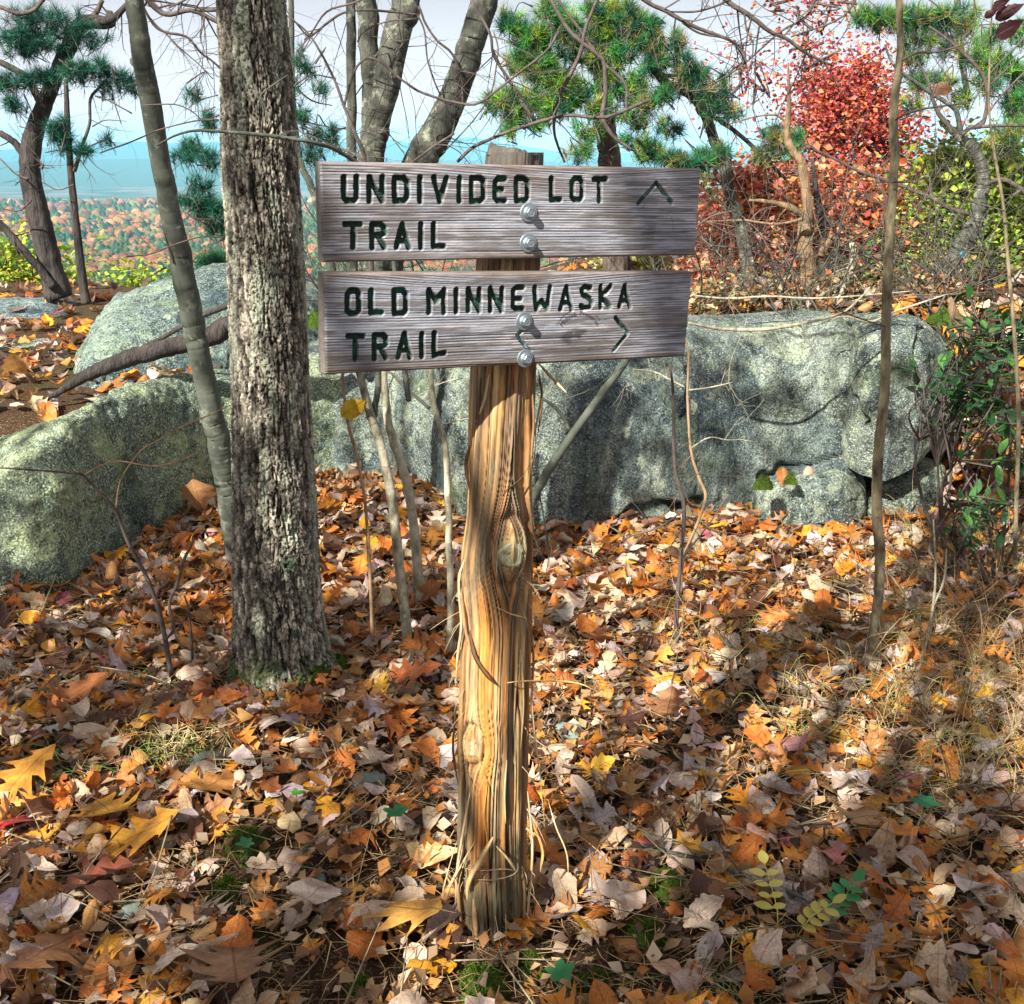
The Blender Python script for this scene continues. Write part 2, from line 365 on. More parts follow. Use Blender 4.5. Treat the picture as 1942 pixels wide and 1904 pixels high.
ridge('mountain_ridge', 8600, 11500, ([-900, -200, 0, 100, 200, 267, 330, 420, 500, 600, 640, 700, 765, 800, 850, 900, 960, 1060, 1200, 1400, 1600, 1700, 1850, 2600],
      [300, 296, 289, 284, 279, 272, 268, 272, 268, 262, 270, 268, 263, 272, 264, 259, 272, 288, 290, 285, 276, 280, 292, 300]), 10, 3, (.8, 1, .9))
ridge('foothill_ridge', 5200, 7600, ([-900, -100, 0, 120, 240, 360, 500, 700, 900, 1200, 1700, 2600], [318, 316, 312, 305, 303, 300, 306, 304, 303, 308, 310, 318]), 8, 13, (.8, 1, .9))

# far forest: crowns of the wooded hillside below the cliff
def lump(seed, conif):
    r = np.random.default_rng(seed); n = 7; rings = 4 if conif else 5; V = []
    for i in range(rings):
        tt = i/(rings-1); rr = (1.04-tt)**.5 if conif else math.sin(math.pi*(.26+.70*tt))
        a = np.arange(n)*2*np.pi/n+r.random()*2; q = rr*(1+(r.random(n)-.5)*.55)
        V.append(np.stack([np.cos(a)*q, np.sin(a)*q, np.full(n, tt*1.9 if conif else (1-math.cos(math.pi*tt))*.62)+(r.random(n)-.5)*.25], -1))
    V = np.concatenate(V); i = np.arange(rings-1)[:, None]*n; j = np.arange(n)[None]; k = (j+1) % n
    F = np.stack([i+j, i+k, i+n+k, i+n+j], -1).reshape(-1, 4)
    return V, F
LU = [lump(s, False) for s in range(4)]+[lump(s+9, True) for s in range(3)]
mb = MB(); pal_d = np.array([(.34, .12, .06), (.46, .17, .07), (.42, .22, .08), (.34, .18, .12), (.52, .28, .12), (.22, .15, .08), (.22, .22, .08)])
pal_c = np.array([(.05, .11, .06), (.09, .15, .06), (.14, .19, .06)])
Ysf = np.concatenate([[95, 120, 150, 190, 235, 290, 350], 1/np.linspace(1/420., 1/2350., 150)])
for Yf in Ysf:
    sp = max(7.0, Yf*.0085); step_ = 0 
    for xf in np.concatenate([np.arange(-.50*Yf, .05*Yf, sp), np.arange(.05*Yf, .50*Yf, sp*2)]):
        x = xf+rng.uniform(-.5, .5)*sp; y = Yf*(1+rng.uniform(-.012, .012)); 
        cn = fbm(np.array([x/90, y/90, 0.]), 2, 31)+rng.uniform(-.22, .22)
        con = cn > .49; k = rng.integers(4, 7) if con else rng.integers(0, 4); s = (rng.uniform(2.4, 5.0) if con else rng.uniform(2.8, 6.8))*max(1, sp/9)**.75
        c = (pal_c if con else pal_d)[rng.integers(0, 3 if con else 7)]*rng.uniform(.75, 1.25)
        Vl, Fl = LU[k]; a = rng.uniform(0, 6.28); R_ = np.array([[math.cos(a), -math.sin(a), 0], [math.sin(a), math.cos(a), 0], [0, 0, 1]])
        base = float(hillz(np.array(x), np.array(y))); base = max(base, float(gz(0, y)) if y < 95 else -999)
        mb.add((Vl*s)@R_.T+np.array([x, y, base]), Fl, c)
m, t, N = nt('far_crowns'); c = mixc(t, 1., vcol(t), ramp(t, noi(t, .55, 4, .8), [(.33, .45), (.66, 1.35)]), 'MULTIPLY')
finish(t, c, .95, noi(t, .8, 4, .8), 1., 2.5, spec=0); M['far_crowns'] = m
mb.build('hillside_forest', M['far_crowns'], smooth=True, label='mixed autumn forest of red brown and dark green crowns on the far slope', cat='forest', kind='stuff')

# ------------------------------------------------------------------ boulders
def boulder(name, label, xs, yb, yt, Yb=None, lean=.35, back=1.2, cracks=(), amp=.05, nx=260, nv=150, seed=0, pw=.75, sink=.12, zb=None, tint=(1, 1, 1), group='granite boulders'):
    px = np.linspace(xs[0], xs[-1], nx); b = np.interp(px, xs, yb); tp = np.interp(px, xs, yt)
    k = np.ones(9)/9; sm = lambda a: np.convolve(np.pad(a, 4, 'edge'), k, 'valid'); b, tp = sm(b), sm(tp)
    if Yb is None: Y0 = H/np.tan(TH+np.arctan((b-952)/2050))
    else: Y0 = np.interp(px, xs, Yb)
    e = np.minimum(1, np.minimum(np.arange(nx), np.arange(nx)[::-1])/(nx*.06)); e = np.sqrt(1-(1-e)**2)
    Bp = np.array([P(x_, y_, Y_) for x_, y_, Y_ in zip(px, b, Y0)]); Bp[:, 2] -= sink
    Tp = np.array([P(x_, y_, Y_+lean) for x_, y_, Y_ in zip(px, tp, Y0)])
    zt = Bp[:, 2]+(Tp[:, 2]-Bp[:, 2])*(.25+.75*e)
    s = np.linspace(0, 1, int(nv*.72)); s2 = np.linspace(0, 1, nv-len(s)+1)[1:]
    fy = 1-np.cos(s*np.pi/2)**pw; fz = np.sin(s*np.pi/2)**.85
    Vf = np.stack([Bp[:, None, 0]+(Tp[:, 0]-Bp[:, 0])[:, None]*fy, Bp[:, None, 1]+(Tp[:, 1]-Bp[:, 1])[:, None]*fy+(1-e)[:, None]*lean*.6, Bp[:, None, 2]+(zt-Bp[:, 2])[:, None]*fz], -1)
    bz = np.cos(s2*np.pi/2)**.6; by = np.sin(s2*np.pi/2)
    Vb = np.stack([Tp[:, None, 0]+0*by, Tp[:, None, 1]+(1-e)[:, None]*lean*.6+back*by[None], (Bp[:, 2]-.2)[:, None]+(zt-Bp[:, 2]+.2)[:, None]*bz], -1)
    V = np.concatenate([Vf, Vb], 1); nv = V.shape[1]
    du = np.gradient(V, axis=0); dv = np.gradient(V, axis=1); n = np.cross(du, dv); n /= np.linalg.norm(n, axis=2)[..., None]+1e-9
    low = fbm(V*1.6+seed, 3, seed)-.5; mid = fbm(V*6+seed, 4, seed+3)-.5; fine = fbm(V*26, 3, seed+5)-.5
    rid = np.abs(fbm(V*np.array([2.6, 2.6, 4.])+seed*3, 3, seed+8)-.5)
    d = amp*2.2*low+amp*1.1*mid+.024*fine-amp*.45*np.exp(-(rid/.008)**2)*sst(.5, .62, fbm(V*1.1+9, 2, seed+12))
    cr = np.zeros(V.shape[:2])
    ex, ey = proj(V)
    for (line, w, dep) in cracks:
        dm = np.full(V.shape[:2], 1e9)
        wx = ex+14*(noise(V*14, 77)-.5)*2; wy = ey+14*(noise(V*14+9, 78)-.5)*2
        for (x0, y0), (x1, y1) in zip(line[:-1], line[1:]):
            tt = np.clip(((wx-x0)*(x1-x0)+(wy-y0)*(y1-y0))/((x1-x0)**2+(y1-y0)**2), 0, 1)
            dm = np.minimum(dm, np.hypot(wx-x0-tt*(x1-x0), wy-y0-tt*(y1-y0)))
        c_ = np.exp(-(dm/w)**2); c_[:, len(s):] = 0; cr = np.maximum(cr, c_*dep)
    V = V+n*(d-cr)[..., None]*np.minimum(1, (V[..., 2]-Bp[:, None, 2])/.05+.3)[..., None]
    i = np.arange(nx-1)[:, None]*nv+np.arange(nv-1)[None]; F = np.stack([i, i+nv, i+nv+1, i+1], -1).reshape(-1, 4)
    V = V.reshape(-1, 3)
    o = mk(name, V, F, M['rock'], col=np.tile(np.array(tint), (len(V), 1)), label=label, cat='boulder', group=group)
    return V
RV = {}
RV['left'] = boulder('boulder', 'long low grey green boulder slanting up to the leaning sapling at left', [-160, 0, 70, 130, 220, 300, 370, 430, 470, 560, 640, 720, 800],
        [1150, 1145, 1140, 1125, 1055, 1010, 975, 950, 945, 925, 905, 905, 930], [875, 832, 805, 782, 738, 715, 703, 698, 690, 675, 665, 660, 660], lean=.38, back=.35, seed=2, amp=.045, pw=.8, tint=(1.25, 1.35, 1.05))
RV['main'] = boulder('boulder', 'big grey boulder filling the ground behind the signpost', [500, 580, 700, 800, 870, 1010, 1100, 1200, 1300, 1400, 1500, 1580, 1640, 1665],
        [905, 905, 915, 950, 1000, 1008, 1010, 1003, 988, 965, 960, 985, 990, 990], [690, 650, 640, 632, 628, 625, 620, 614, 606, 596, 590, 590, 600, 640], lean=.55, back=1.0, seed=5, amp=.045,
        cracks=[([(1160, 990), (1250, 960), (1330, 965)], 7, .09), ([(1440, 915), (1480, 885), (1530, 885), (1620, 850)], 5, .05), ([(1300, 690), (1312, 760), (1306, 800)], 3, .03)], nx=420, tint=(.92, .98, .98))
RV['right'] = boulder('boulder', 'mossy boulder block right of the big grey one behind the right sapling', [1600, 1630, 1680, 1730, 1770, 1810], [870, 890, 905, 880, 840, 800], [660, 612, 600, 600, 625, 680],
        Yb=[4.35, 4.25, 4.2, 4.25, 4.4, 4.6], lean=.4, back=.8, seed=11, amp=.035, nx=120, sink=.02, tint=(1., 1.05, 1.0), cracks=[([(1625, 760), (1640, 800)], 7, .08), ([(1745, 615), (1730, 700), (1748, 780)], 4, .03)])
RV['low'] = boulder('boulder', 'low pale rock block at the foot of the big boulder in front of the crack', [1425, 1460, 1520, 1600, 1650], [985, 1003, 1012, 1005, 990], [925, 915, 900, 885, 915],
        lean=.14, back=.25, seed=15, amp=.03, nx=110, tint=(1.0, 1.06, 1.0))
RV['dark'] = boulder('boulder', 'small dark rock tucked under the mossy block by the right sapling', [1640, 1680, 1740, 1790], [985, 992, 985, 960], [925, 905, 870, 880],
        Yb=[4.3, 4.28, 4.3, 4.4], lean=.2, back=.3, seed=21, amp=.03, nx=80, tint=(.8, .85, .75))
RV['back'] = boulder('boulder', 'rounded boulder beyond the fallen log at the cliff edge', [90, 130, 150, 175, 215, 300, 370, 430, 520, 600, 680], [775, 765, 758, 750, 738, 718, 705, 695, 690, 690, 690],
        [745, 700, 655, 600, 556, 522, 503, 500, 515, 545, 600], Yb=[4.5, 4.55, 4.6, 4.65, 4.75, 4.9, 5.0, 5.1, 5.3, 5.5, 5.6], lean=1.0, back=1.0, seed=31, amp=.05, tint=(.85, 1.0, 1.0), pw=1.1)
RV['slab'] = boulder('boulder', 'dark flat slab at the far left edge below the pines', [-160, 0, 60, 110, 150], [640, 625, 620, 612, 600], [570, 564, 566, 578, 598], Yb=[7.0]*5, lean=.5, back=.7, seed=37, amp=.03, nx=120, tint=(.8, .95, 1.1))
RV['slab2'] = boulder('boulder', 'flat leaf strewn slab at left in front of the dark one', [-200, -40, 40, 90, 125], [735, 722, 715, 700, 680], [660, 650, 646, 650, 668], Yb=[5.5]*5, lean=.5, back=.5, seed=41, amp=.03, nx=120, tint=(1, 1.1, 1.0))
# ------------------------------------------------------------------ the furrowed trunk
def trunk_mesh(pts, rad, nu, nvv, disp, colf):
    q = smooth_line(np.column_stack([pts, rad]), 40); L_ = np.concatenate([[0], np.cumsum(np.linalg.norm(np.diff(q[:, :3], axis=0), axis=1))])
    s = np.linspace(0, L_[-1], nvv); c = np.stack([np.interp(s, L_, q[:, k]) for k in range(4)], -1)
    th = np.linspace(0, 2*np.pi, nu, endpoint=False); TH_, S = np.meshgrid(th, s)
    n = np.stack([np.cos(TH_), np.sin(TH_), 0*TH_], -1); r = np.repeat(c[:, 3:4], nu, 1)
    d, extra = disp(TH_, S, r, n); V = c[:, None, :3]+n*(r+d)[..., None]
    i = np.arange(nvv-1)[:, None]*nu; j = np.arange(nu)[None]; k = (j+1) % nu
    F = np.stack([i+j, i+k, i+nu+k, i+nu+j], -1).reshape(-1, 4)
    return V.reshape(-1, 3), F, colf(TH_, S, d, extra).reshape(-1, 3)
tp, tr_ = vline([(478, -140, 128), (477, 0, 132), (487, 150, 138), (492, 300, 146), (502, 450, 146), (508, 600, 148), (514, 750, 150), (519, 900, 158), (523, 1050, 166), (527, 1150, 172), (533, 1215, 184), (540, 1260, 205), (545, 1300, 235), (547, 1330, 262)], 2.93)
tr_ = tr_*.985
def big_disp(T, S, r, n):
    U = T/(2*np.pi)*42.; w1 = (fbm(np.stack([n[..., 0]*5, n[..., 1]*5, S*9], -1), 3, 3)-.5); w2 = fbm(np.stack([n[..., 0]*9, n[..., 1]*9, S*7], -1), 3, 4)-.5
    w3 = fbm(np.stack([n[..., 0]*22, n[..., 1]*22, S*26], -1), 3, 24)-.5
    f1, f2, cr = worley((U+w1*3.4+w3*1.1) % 42, S*34+w2*3.+w3*1.2, 1., 1., 42, 5)
    cell = sst(.01, .19, f2-f1)
    g1, g2, gr = worley((U*.5+w1*1.8+1.5*w2+.5*w3) % 21, S*4.6+w2*1.6+.5*w3, 1., 1., 21, 9)
    fur = sst(.0, .20, g2-g1)
    fine = fbm(np.stack([n[..., 0]*30, n[..., 1]*30, S*170], -1), 3, 8)-.5
    fl = .012*sst(S.max()-.3, S.max(), S)*np.cos(T*5+1.2)
    d = -.0110*(1-fur)-.0075*(1-cell)*(.5+.5*fur)+.002*(cr-.5)*cell+.007*fine+fl
    return d, (cell*.55+.45*fur, cr, fur)
def big_col(T, S, d, ex):
    m_, cr, fur = ex; c = np.array([.035, .028, .022])+(np.array([.40, .37, .30])-np.array([.02, .015, .012]))*(m_**1.6)[..., None]
    pl_ = fbm(np.stack([np.cos(T)*14, np.sin(T)*14, S*34], -1), 4, 29); c = c*(.35+.6*cr)[..., None]*(.3+.7*fur)[..., None]*(.45+1.3*sst(.35, .68, pl_))[..., None]
    li = sst(.56, .64, fbm(np.stack([np.cos(T)*4, np.sin(T)*4, S*6], -1), 4, 41))*sst(.3, .7, m_)
    c = c*(1-.75*li[..., None])+np.array([.40, .44, .34])*(.75*li)[..., None]
    mo = sst(S.max()-.28, S.max()-.06, S)*sst(.42, .6, fbm(np.stack([np.cos(T)*3, np.sin(T)*3, S*11], -1), 3, 44))
    return c*(1-mo[..., None])+np.array([.08, .13, .025])*mo[..., None]
V, F, C = trunk_mesh(tp, tr_, 290, 760, big_disp, big_col)
bigt = thing('oak_tree', (tp[-1][0], tp[-1][1], 0), 'thick tree trunk with deeply furrowed brown bark left of the sign', 'tree')
mk('trunk', V, F, M['bark'], bigt, col=C)
def lichen_patch(parent, c, nrm, R_, n, cols, name='lichen', mat='moss', th=.006):
    B = rot_to(nrm); mb = MB()
    for i in range(n):
        a = rng.uniform(0, 6.28); rr = R_*math.sqrt(rng.random()); s = R_*rng.uniform(.1, .24)
        ctr = np.array(c)+B[:, 0]*rr*math.cos(a)+B[:, 2]*rr*math.sin(a)*1.2; k = 7; an = np.arange(k)*2*np.pi/k
        q = s*(1+(rng.random(k)-.5)*.7)
        rim = ctr+(np.cos(an)*q)[:, None]*B[:, 0]+(np.sin(an)*q)[:, None]*B[:, 2]-B[:, 1]*th*.5
        mb.add(np.vstack([rim, ctr+B[:, 1]*th*rng.uniform(.4, 1.4)]), np.stack([np.arange(k), (np.arange(k)+1) % k, np.full(k, k)], -1), np.array(cols)*rng.uniform(.7, 1.3))
    return mb.build(name, M[mat], parent)
def on_trunk(vx, vy):
    p = P(vx, vy, 2.93); k = np.argmin(np.abs(tp[:, 2]-p[2])); ctr = np.array([np.interp(p[2], tp[::-1, 2], tp[::-1, i]) for i in range(3)]); r = np.interp(p[2], tp[::-1, 2], tr_[::-1])
    dx = np.clip(p[0]-ctr[0], -r*.9, r*.9); n = np.array([dx/r, -math.sqrt(1-(dx/r)**2), 0]); return ctr*[1, 1, 0]+np.array([0, 0, p[2]])+n*(r+.002), n
for (x_, y_, R_, c_) in [(563, 1043, .022, (2.6, 2.1, 9)), (575, 1170, .012, (2.6, 2.1, 9)), (540, 1225, .02, (2.4, 2, 7)), (520, 1275, .035, (2.2, 1.9, 6)), (590, 1265, .04, (2.2, 1.9, 5)), (560, 1290, .035, (.9, 1., .8)), (625, 1265, .05, (.9, 1., .8)), (455, 1245, .02, (2.2, 1.9, 5))]:
    p_, n_ = on_trunk(x_, y_); lichen_patch(bigt, p_, n_+np.array([0, 0, .25]), R_, 50, c_)

# ------------------------------------------------------------------ the cedar signpost
PP, PR = [], []
for (vx, vy, w, Y) in [(975, 289, 104, 1.878), (968, 400, 112, 1.868), (962, 510, 116, 1.86), (955, 620, 118, 1.845), (952, 710, 118, 1.835), (949, 800, 117, 1.83), (947, 900, 115, 1.83), (946, 980, 118, 1.83), (941, 1050, 128, 1.828), (940, 1110, 130, 1.826), (941, 1180, 126, 1.826), (938, 1250, 130, 1.825), (936, 1330, 128, 1.825), (935, 1420, 128, 1.825), (934, 1500, 128, 1.825), (932, 1600, 128, 1.825), (931, 1700, 130, 1.825), (931, 1790, 126, 1.825), (931, 1870, 126, 1.825)]:
    p_, r_ = vline([(vx, vy, w)], Y); PP.append(p_[0]); PR.append(r_[0])
PP, PR = np.array(PP), np.array(PR)
def post_ctr(z): o = np.argsort(PP[:, 2]); return np.array([np.interp(z, PP[o, 2], PP[o, i]) for i in range(3)]), np.interp(z, PP[o, 2], PR[o])
def post_pt(vx, vy, off=0.):    # a point on the post's skin
    Y = 1.8
    for _ in range(4):
        p = P(vx, vy, Y); c_, r = post_ctr(p[2]); dx = np.clip((p[0]-c_[0])/r, -.97, .97); Y = c_[1]-r*math.sqrt(1-dx*dx)
    n = np.array([dx, -math.sqrt(1-dx*dx), 0]); return P(vx, vy, Y)+n*off, n
K1, N1 = post_pt(966, 1050); K2, N2 = post_pt(897, 1417)
ztop = PP[0, 2]
def post_disp(T, S, r, n):
    z = ztop-S; cx_ = T.copy()
    w = np.zeros_like(T); bulge = np.zeros_like(T); knot = np.zeros_like(T)
    for (K, N_, kr, amp_) in ((K1, N1, .030, 1.), (K2, N2, .020, .55)):
        ka = math.atan2(N_[1], N_[0]) % (2*np.pi); da = (T-ka+np.pi) % (2*np.pi)-np.pi; u = da*r; v = z-K[2]
        rr = np.hypot(u, v*.62); w += np.sign(u)*kr*1.25*np.exp(-(np.abs(u)/(kr*1.8))**1.5)*np.exp(-(v/(kr*2.6))**2)
        bulge += .016*amp_*np.exp(-(rr/(kr*1.25))**2); knot = np.maximum(knot, np.exp(-(np.hypot(u, v)/(kr*1.05))**4))
        bulge -= .008*np.exp(-((rr-kr*1.3)/(kr*.22))**2)
    Tw = T-w/r*.9+.10*np.sin(z*3.1)+.03*np.sin(z*9)
    c1, s1 = np.cos(Tw), np.sin(Tw)
    a = fbm(np.stack([c1*2.6, s1*2.6, z*.8], -1), 3, 2); b = fbm(np.stack([c1*9, s1*9, z*1.6], -1), 4, 6); c = fbm(np.stack([c1*30, s1*30, z*4], -1), 3, 12)
    sl = np.abs(fbm(np.stack([c1*4.2, s1*4.2, z*.9], -1), 3, 19)-.5)
    split = np.exp(-(sl/.013)**2); rough = sst(1.0, .35, z)
    low = sst(.5, .0, z)
    d = (a-.5)*.028+(b-.5)*(.012+.016*low)+(c-.5)*(.0045+.007*low)-split*(.006+.007*low)+bulge
    flat_ = sst(.98, 1.06, z)*(n[..., 1] < -.2)
    return d*(1-.7*flat_), (a, b, c, split, knot, z, Tw)
def post_col(T, S, d, ex):
    a, b, c, split, knot, z, Tw = ex
    def lerp(c0, c1, f): return c0*(1-f[..., None])+np.array(c1)*f[..., None]
    s1 = fbm(np.stack([np.cos(Tw)*5.2, np.sin(Tw)*5.2, z*1.1], -1), 4, 52); s2 = fbm(np.stack([np.cos(Tw)*12, np.sin(Tw)*12, z*1.5+4], -1), 4, 58)
    col = np.tile(np.array([.43, .235, .085]), T.shape+(1,)); col = lerp(col, (.56, .40, .19), sst(.50, .60, s1)); col = lerp(col, (.20, .14, .085), sst(.50, .40, s1))
    col = lerp(col, (.58, .24, .06), sst(.57, .66, s2)*.75); col = lerp(col, (.40, .39, .27), sst(.45, .33, s2)*.7*sst(1.0, .4, z))
    da = (Tw-math.radians(267)+np.pi) % (2*np.pi)-np.pi        # the bare orange heartwood strip
    strip = np.exp(-((da+.12)/.19)**4)*sst(.12, .22, z)*sst(.78, .70, z); col = lerp(col, (.68, .27, .05), strip*.9)
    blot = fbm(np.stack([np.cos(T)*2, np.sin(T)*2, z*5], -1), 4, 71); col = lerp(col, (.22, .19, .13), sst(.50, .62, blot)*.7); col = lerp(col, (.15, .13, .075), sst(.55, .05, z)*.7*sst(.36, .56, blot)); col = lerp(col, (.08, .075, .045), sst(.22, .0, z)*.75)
    col = lerp(col, (.05, .03, .018), np.clip(split*1.2+sst(.42, .26, c)*.65, 0, 1)); col = lerp(col, (.10, .05, .03), sst(.42, .28, b)*.5)
    right = np.exp(-(((T-math.radians(338)+np.pi) % (2*np.pi)-np.pi)/.16)**2); col = lerp(col, (.12, .045, .02), right*.85)  # right edge painted darker, standing in for the post's shaded side
    col = lerp(col, (.085, .078, .068), sst(1.28, 1.33, z)*.97); return lerp(col, (.42, .36, .19), knot*.7)
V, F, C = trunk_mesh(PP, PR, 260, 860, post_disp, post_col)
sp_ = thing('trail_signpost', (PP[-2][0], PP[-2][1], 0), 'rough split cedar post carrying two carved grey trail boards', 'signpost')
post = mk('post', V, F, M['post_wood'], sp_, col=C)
# weathered, uneven top
mb = MB(); nr, na = 14, 60
tpC = PP[0]; VV = []
for i in range(nr+1):
    f = i/nr
    for j in range(na):
        a = 2*np.pi*j/na; x_, y_ = math.cos(a)*f, math.sin(a)*f
        zz = .003*math.sin(x_*5+1)+.002*math.sin(y_*7)-.010*x_+.012*(noise(np.array([x_*5, y_*5, 1.]), 3)-.5)
        VV.append([tpC[0]+x_*PR[0]*1.01, tpC[1]+y_*PR[0]*1.01, tpC[2]+zz+.003 if f < .97 else tpC[2]-.004])
i = np.arange(nr)[:, None]*na; j = np.arange(na)[None]; k = (j+1) % na
mb.add(VV, np.stack([i+j, i+k, i+na+k, i+na+j], -1).reshape(-1, 4), (.09, .082, .07)); mb.build('post_top', M['post_wood'], sp_)
# the sawn knots
def knot_disc(K, N_, R_):
    B = rot_to(N_+np.array([0, 0, .12])); V = []; C = []; nr, na = 12, 40
    for i in range(nr+1):
        f = i/nr; ring = .5+.5*math.sin(f*30)
        for j in range(na):
            a = 2*np.pi*j/na; w = 1+.06*math.sin(3*a+1)+.04*math.sin(5*a)
            h = (.016 if R_ > .02 else .008)-.010*max(0, f-.86)/.14-.0012*(1-ring)-(.0025 if noise(np.array([math.cos(a)*2, math.sin(a)*2, f]), 5) > .8 else 0)
            V.append(K+B[:, 0]*math.cos(a)*R_*f*w+B[:, 2]*math.sin(a)*R_*f*w+B[:, 1]*h)
            C.append(np.array([.44, .42, .26])*(.5+.6*ring)*(.8+.4*noise(np.array([math.cos(a)*f*4, math.sin(a)*f*4, 0.]), 9)))
    e = (nr+1)*na
    for j in range(na): a = 2*np.pi*j/na; V.append(K+B[:, 0]*math.cos(a)*R_*1.12+B[:, 2]*math.sin(a)*R_*1.12-B[:, 1]*.012); C.append([.2, .14, .08])
    i = np.arange(nr+1)[:, None]*na; j = np.arange(na)[None]; k = (j+1) % na
    mk('knot', V, np.stack([i+j, i+k, i+na+k, i+na+j], -1).reshape(-1, 4), M['post_wood'], post, col=np.array(C))
ORG[post.name] = ORG[sp_.name]
knot_disc(K1, N1, .0245); knot_disc(K2, N2, .0165)
# loose strips of bark and splinters
def strip(line, wd, col, offs, name='bark_strip', parent=sp_, th=.0012, on=True, Y=None):
    pts = []
    for (x_, y_), o_ in zip(line, offs):
        if on and Y is None: p_, _ = post_pt(x_, y_, o_)
        else: p_ = P(x_, y_, o_)
        pts.append(p_)
    pts = smooth_line(pts, 5); m_ = len(pts); wl = wd*.32*np.clip(np.sin(np.linspace(.25, math.pi-.12, m_))*1.3, .15, 1)
    t = np.gradient(pts, axis=0); t /= np.linalg.norm(t, axis=1)[:, None]+1e-9; b = np.cross(t, [0, -1, .25]); b /= np.linalg.norm(b, axis=1)[:, None]+1e-9; n = np.cross(t, b)
    b = b+n*np.sin(np.linspace(0, 2.5, m_)+rng.uniform(0, 3))[:, None]*.5
    V = np.stack([pts-b*wl[:, None], pts-b*wl[:, None]*.2+n*th*1.5, pts+b*wl[:, None], pts-b*wl[:, None]*.2-n*th*1.5], 1).reshape(-1, 3)
    i = np.arange(m_-1)[:, None]*4; j = np.arange(4)[None]; k = (j+1) % 4
    return mk(name, V, np.stack([i+j, i+k, i+4+k, i+4+j], -1).reshape(-1, 4), M['post_wood'], parent, col=np.array(col)*np.ones((len(V), 3)))
OR, CR, BR, DK = (.62, .33, .10), (.62, .47, .27), (.36, .22, .11), (.13, .07, .035)
o_ = strip([(955, 1296), (990, 1292), (1050, 1291), (1100, 1297), (1133, 1312)], .005, (.78, .52, .22), [1.775, 1.74, 1.72, 1.71, 1.72], 'splinter', on=False)
strip([(942, 1150), (965, 1160), (985, 1166)], .004, (.7, .5, .25), [.004, .012, .02], 'splinter')
for l_, w_, c_, of in [
    ([(893, 1190), (905, 1240), (925, 1275), (945, 1300)], .012, DK, [.004, .008, .01, .004]), ([(876, 1085), (884, 1140), (892, 1200), (905, 1250)], .012, BR, [.006, .008, .008, .004]),
    ([(885, 1060), (880, 1100), (886, 1180), (880, 1240), (872, 1300)], .009, CR, [.004, .01, .012, .012, .008]), 
    ([(1003, 730), (1002, 800), (1000, 860), (1001, 930)], .008, BR, [.006, .01, .008, .004]), ([(1010, 700), (1013, 760), (1006, 830)], .005, DK, [.01, .014, .012]),
    ([(915, 715), (912, 780), (908, 840)], .008, DK, [.005, .007, .003]), ([(895, 845), (891, 880), (893, 930)], .01, (.2, .1, .05), [.004, .007, .003]), ([(930, 708), (922, 760), (905, 800)], .007, CR, [.005, .008, .004]),
    ([(872, 1330), (867, 1420), (875, 1500)], .007, DK, [.006, .008, .004]), ([(1000, 1180), (1003, 1250), (1000, 1330), (1004, 1420)], .007, BR, [.006, .009, .008, .012]),
    ([(960, 1440), (955, 1500), (958, 1560)], .006, CR, [.003, .006, .003]), ([(985, 1230), (988, 1330), (985, 1420)], .006, CR, [.003, .006, .003]), ([(925, 1480), (920, 1540), (926, 1600)], .006, OR, [.003, .006, .003]),
    ([(895, 1500), (888, 1570), (880, 1640), (872, 1720)], .008, CR, [.006, .014, .016, .01]), ([(905, 1590), (885, 1640), (868, 1690), (860, 1730)], .006, CR, [.01, .02, .02, .012]),
    ([(935, 1580), (915, 1620), (900, 1660), (893, 1700)], .016, (.66, .46, .22), [.012, .022, .022, .012]), ([(880, 1600), (877, 1680), (882, 1770)], .014, BR, [.006, .01, .006]),
    ([(995, 1500), (1000, 1600), (996, 1680), (990, 1770)], .009, CR, [.006, .01, .01, .006]), ([(985, 1640), (988, 1700), (984, 1790)], .010, BR, [.004, .008, .006]),
    ([(940, 1600), (960, 1625), (975, 1650)], .008, CR, [.008, .012, .006]), ([(880, 1640), (910, 1643), (950, 1640), (975, 1648)], .005, (.34, .25, .15), [.008, .014, .014, .008]),
    ([(885, 1662), (930, 1660), (965, 1652), (978, 1640)], .004, (.34, .25, .15), [.008, .014, .014, .008]), ([(900, 1700), (903, 1740), (906, 1780)], .02, BR, [.006, .009, .004]),
    ([(890, 1350), (884, 1400), (892, 1460), (905, 1500)], .006, (.12, .08, .05), [.003, .005, .005, .003]), ([(1001, 1560), (1010, 1610), (1006, 1650)], .01, OR, [.01, .02, .02]),
    ([(1000, 860), (985, 900), (950, 935)], .0018, DK, [.01, .01, .004])]:
    strip(l_, w_, c_, of)
for l_, w_, Ys_ in [([(1003, 1200), (1010, 1350), (1025, 1480), (1033, 1570)], .004, [1.82, 1.80, 1.76, 1.74]), ([(1018, 715), (1028, 740), (1022, 780), (1008, 850)], .006, [1.85, 1.84, 1.84, 1.84]), ([(1022, 690), (1050, 720), (1075, 745)], .008, [1.84, 1.82, 1.8]),
                ([(1005, 940), (1010, 1010), (1030, 1060)], .004, [1.85, 1.86, 1.87]), ([(1012, 780), (1016, 840), (1005, 920)], .003, [1.83, 1.82, 1.83]),
                ([(868, 1590), (850, 1650), (838, 1700)], .003, [1.8, 1.76, 1.73]), ([(885, 1560), (870, 1640), (845, 1690)], .003, [1.79, 1.75, 1.72]), ([(1040, 1520), (1055, 1570), (1075, 1620), (1078, 1680)], .005, [1.84, 1.80, 1.77, 1.75])]:
    strip([a[:2] for a in l_], w_, CR, Ys_, on=False)
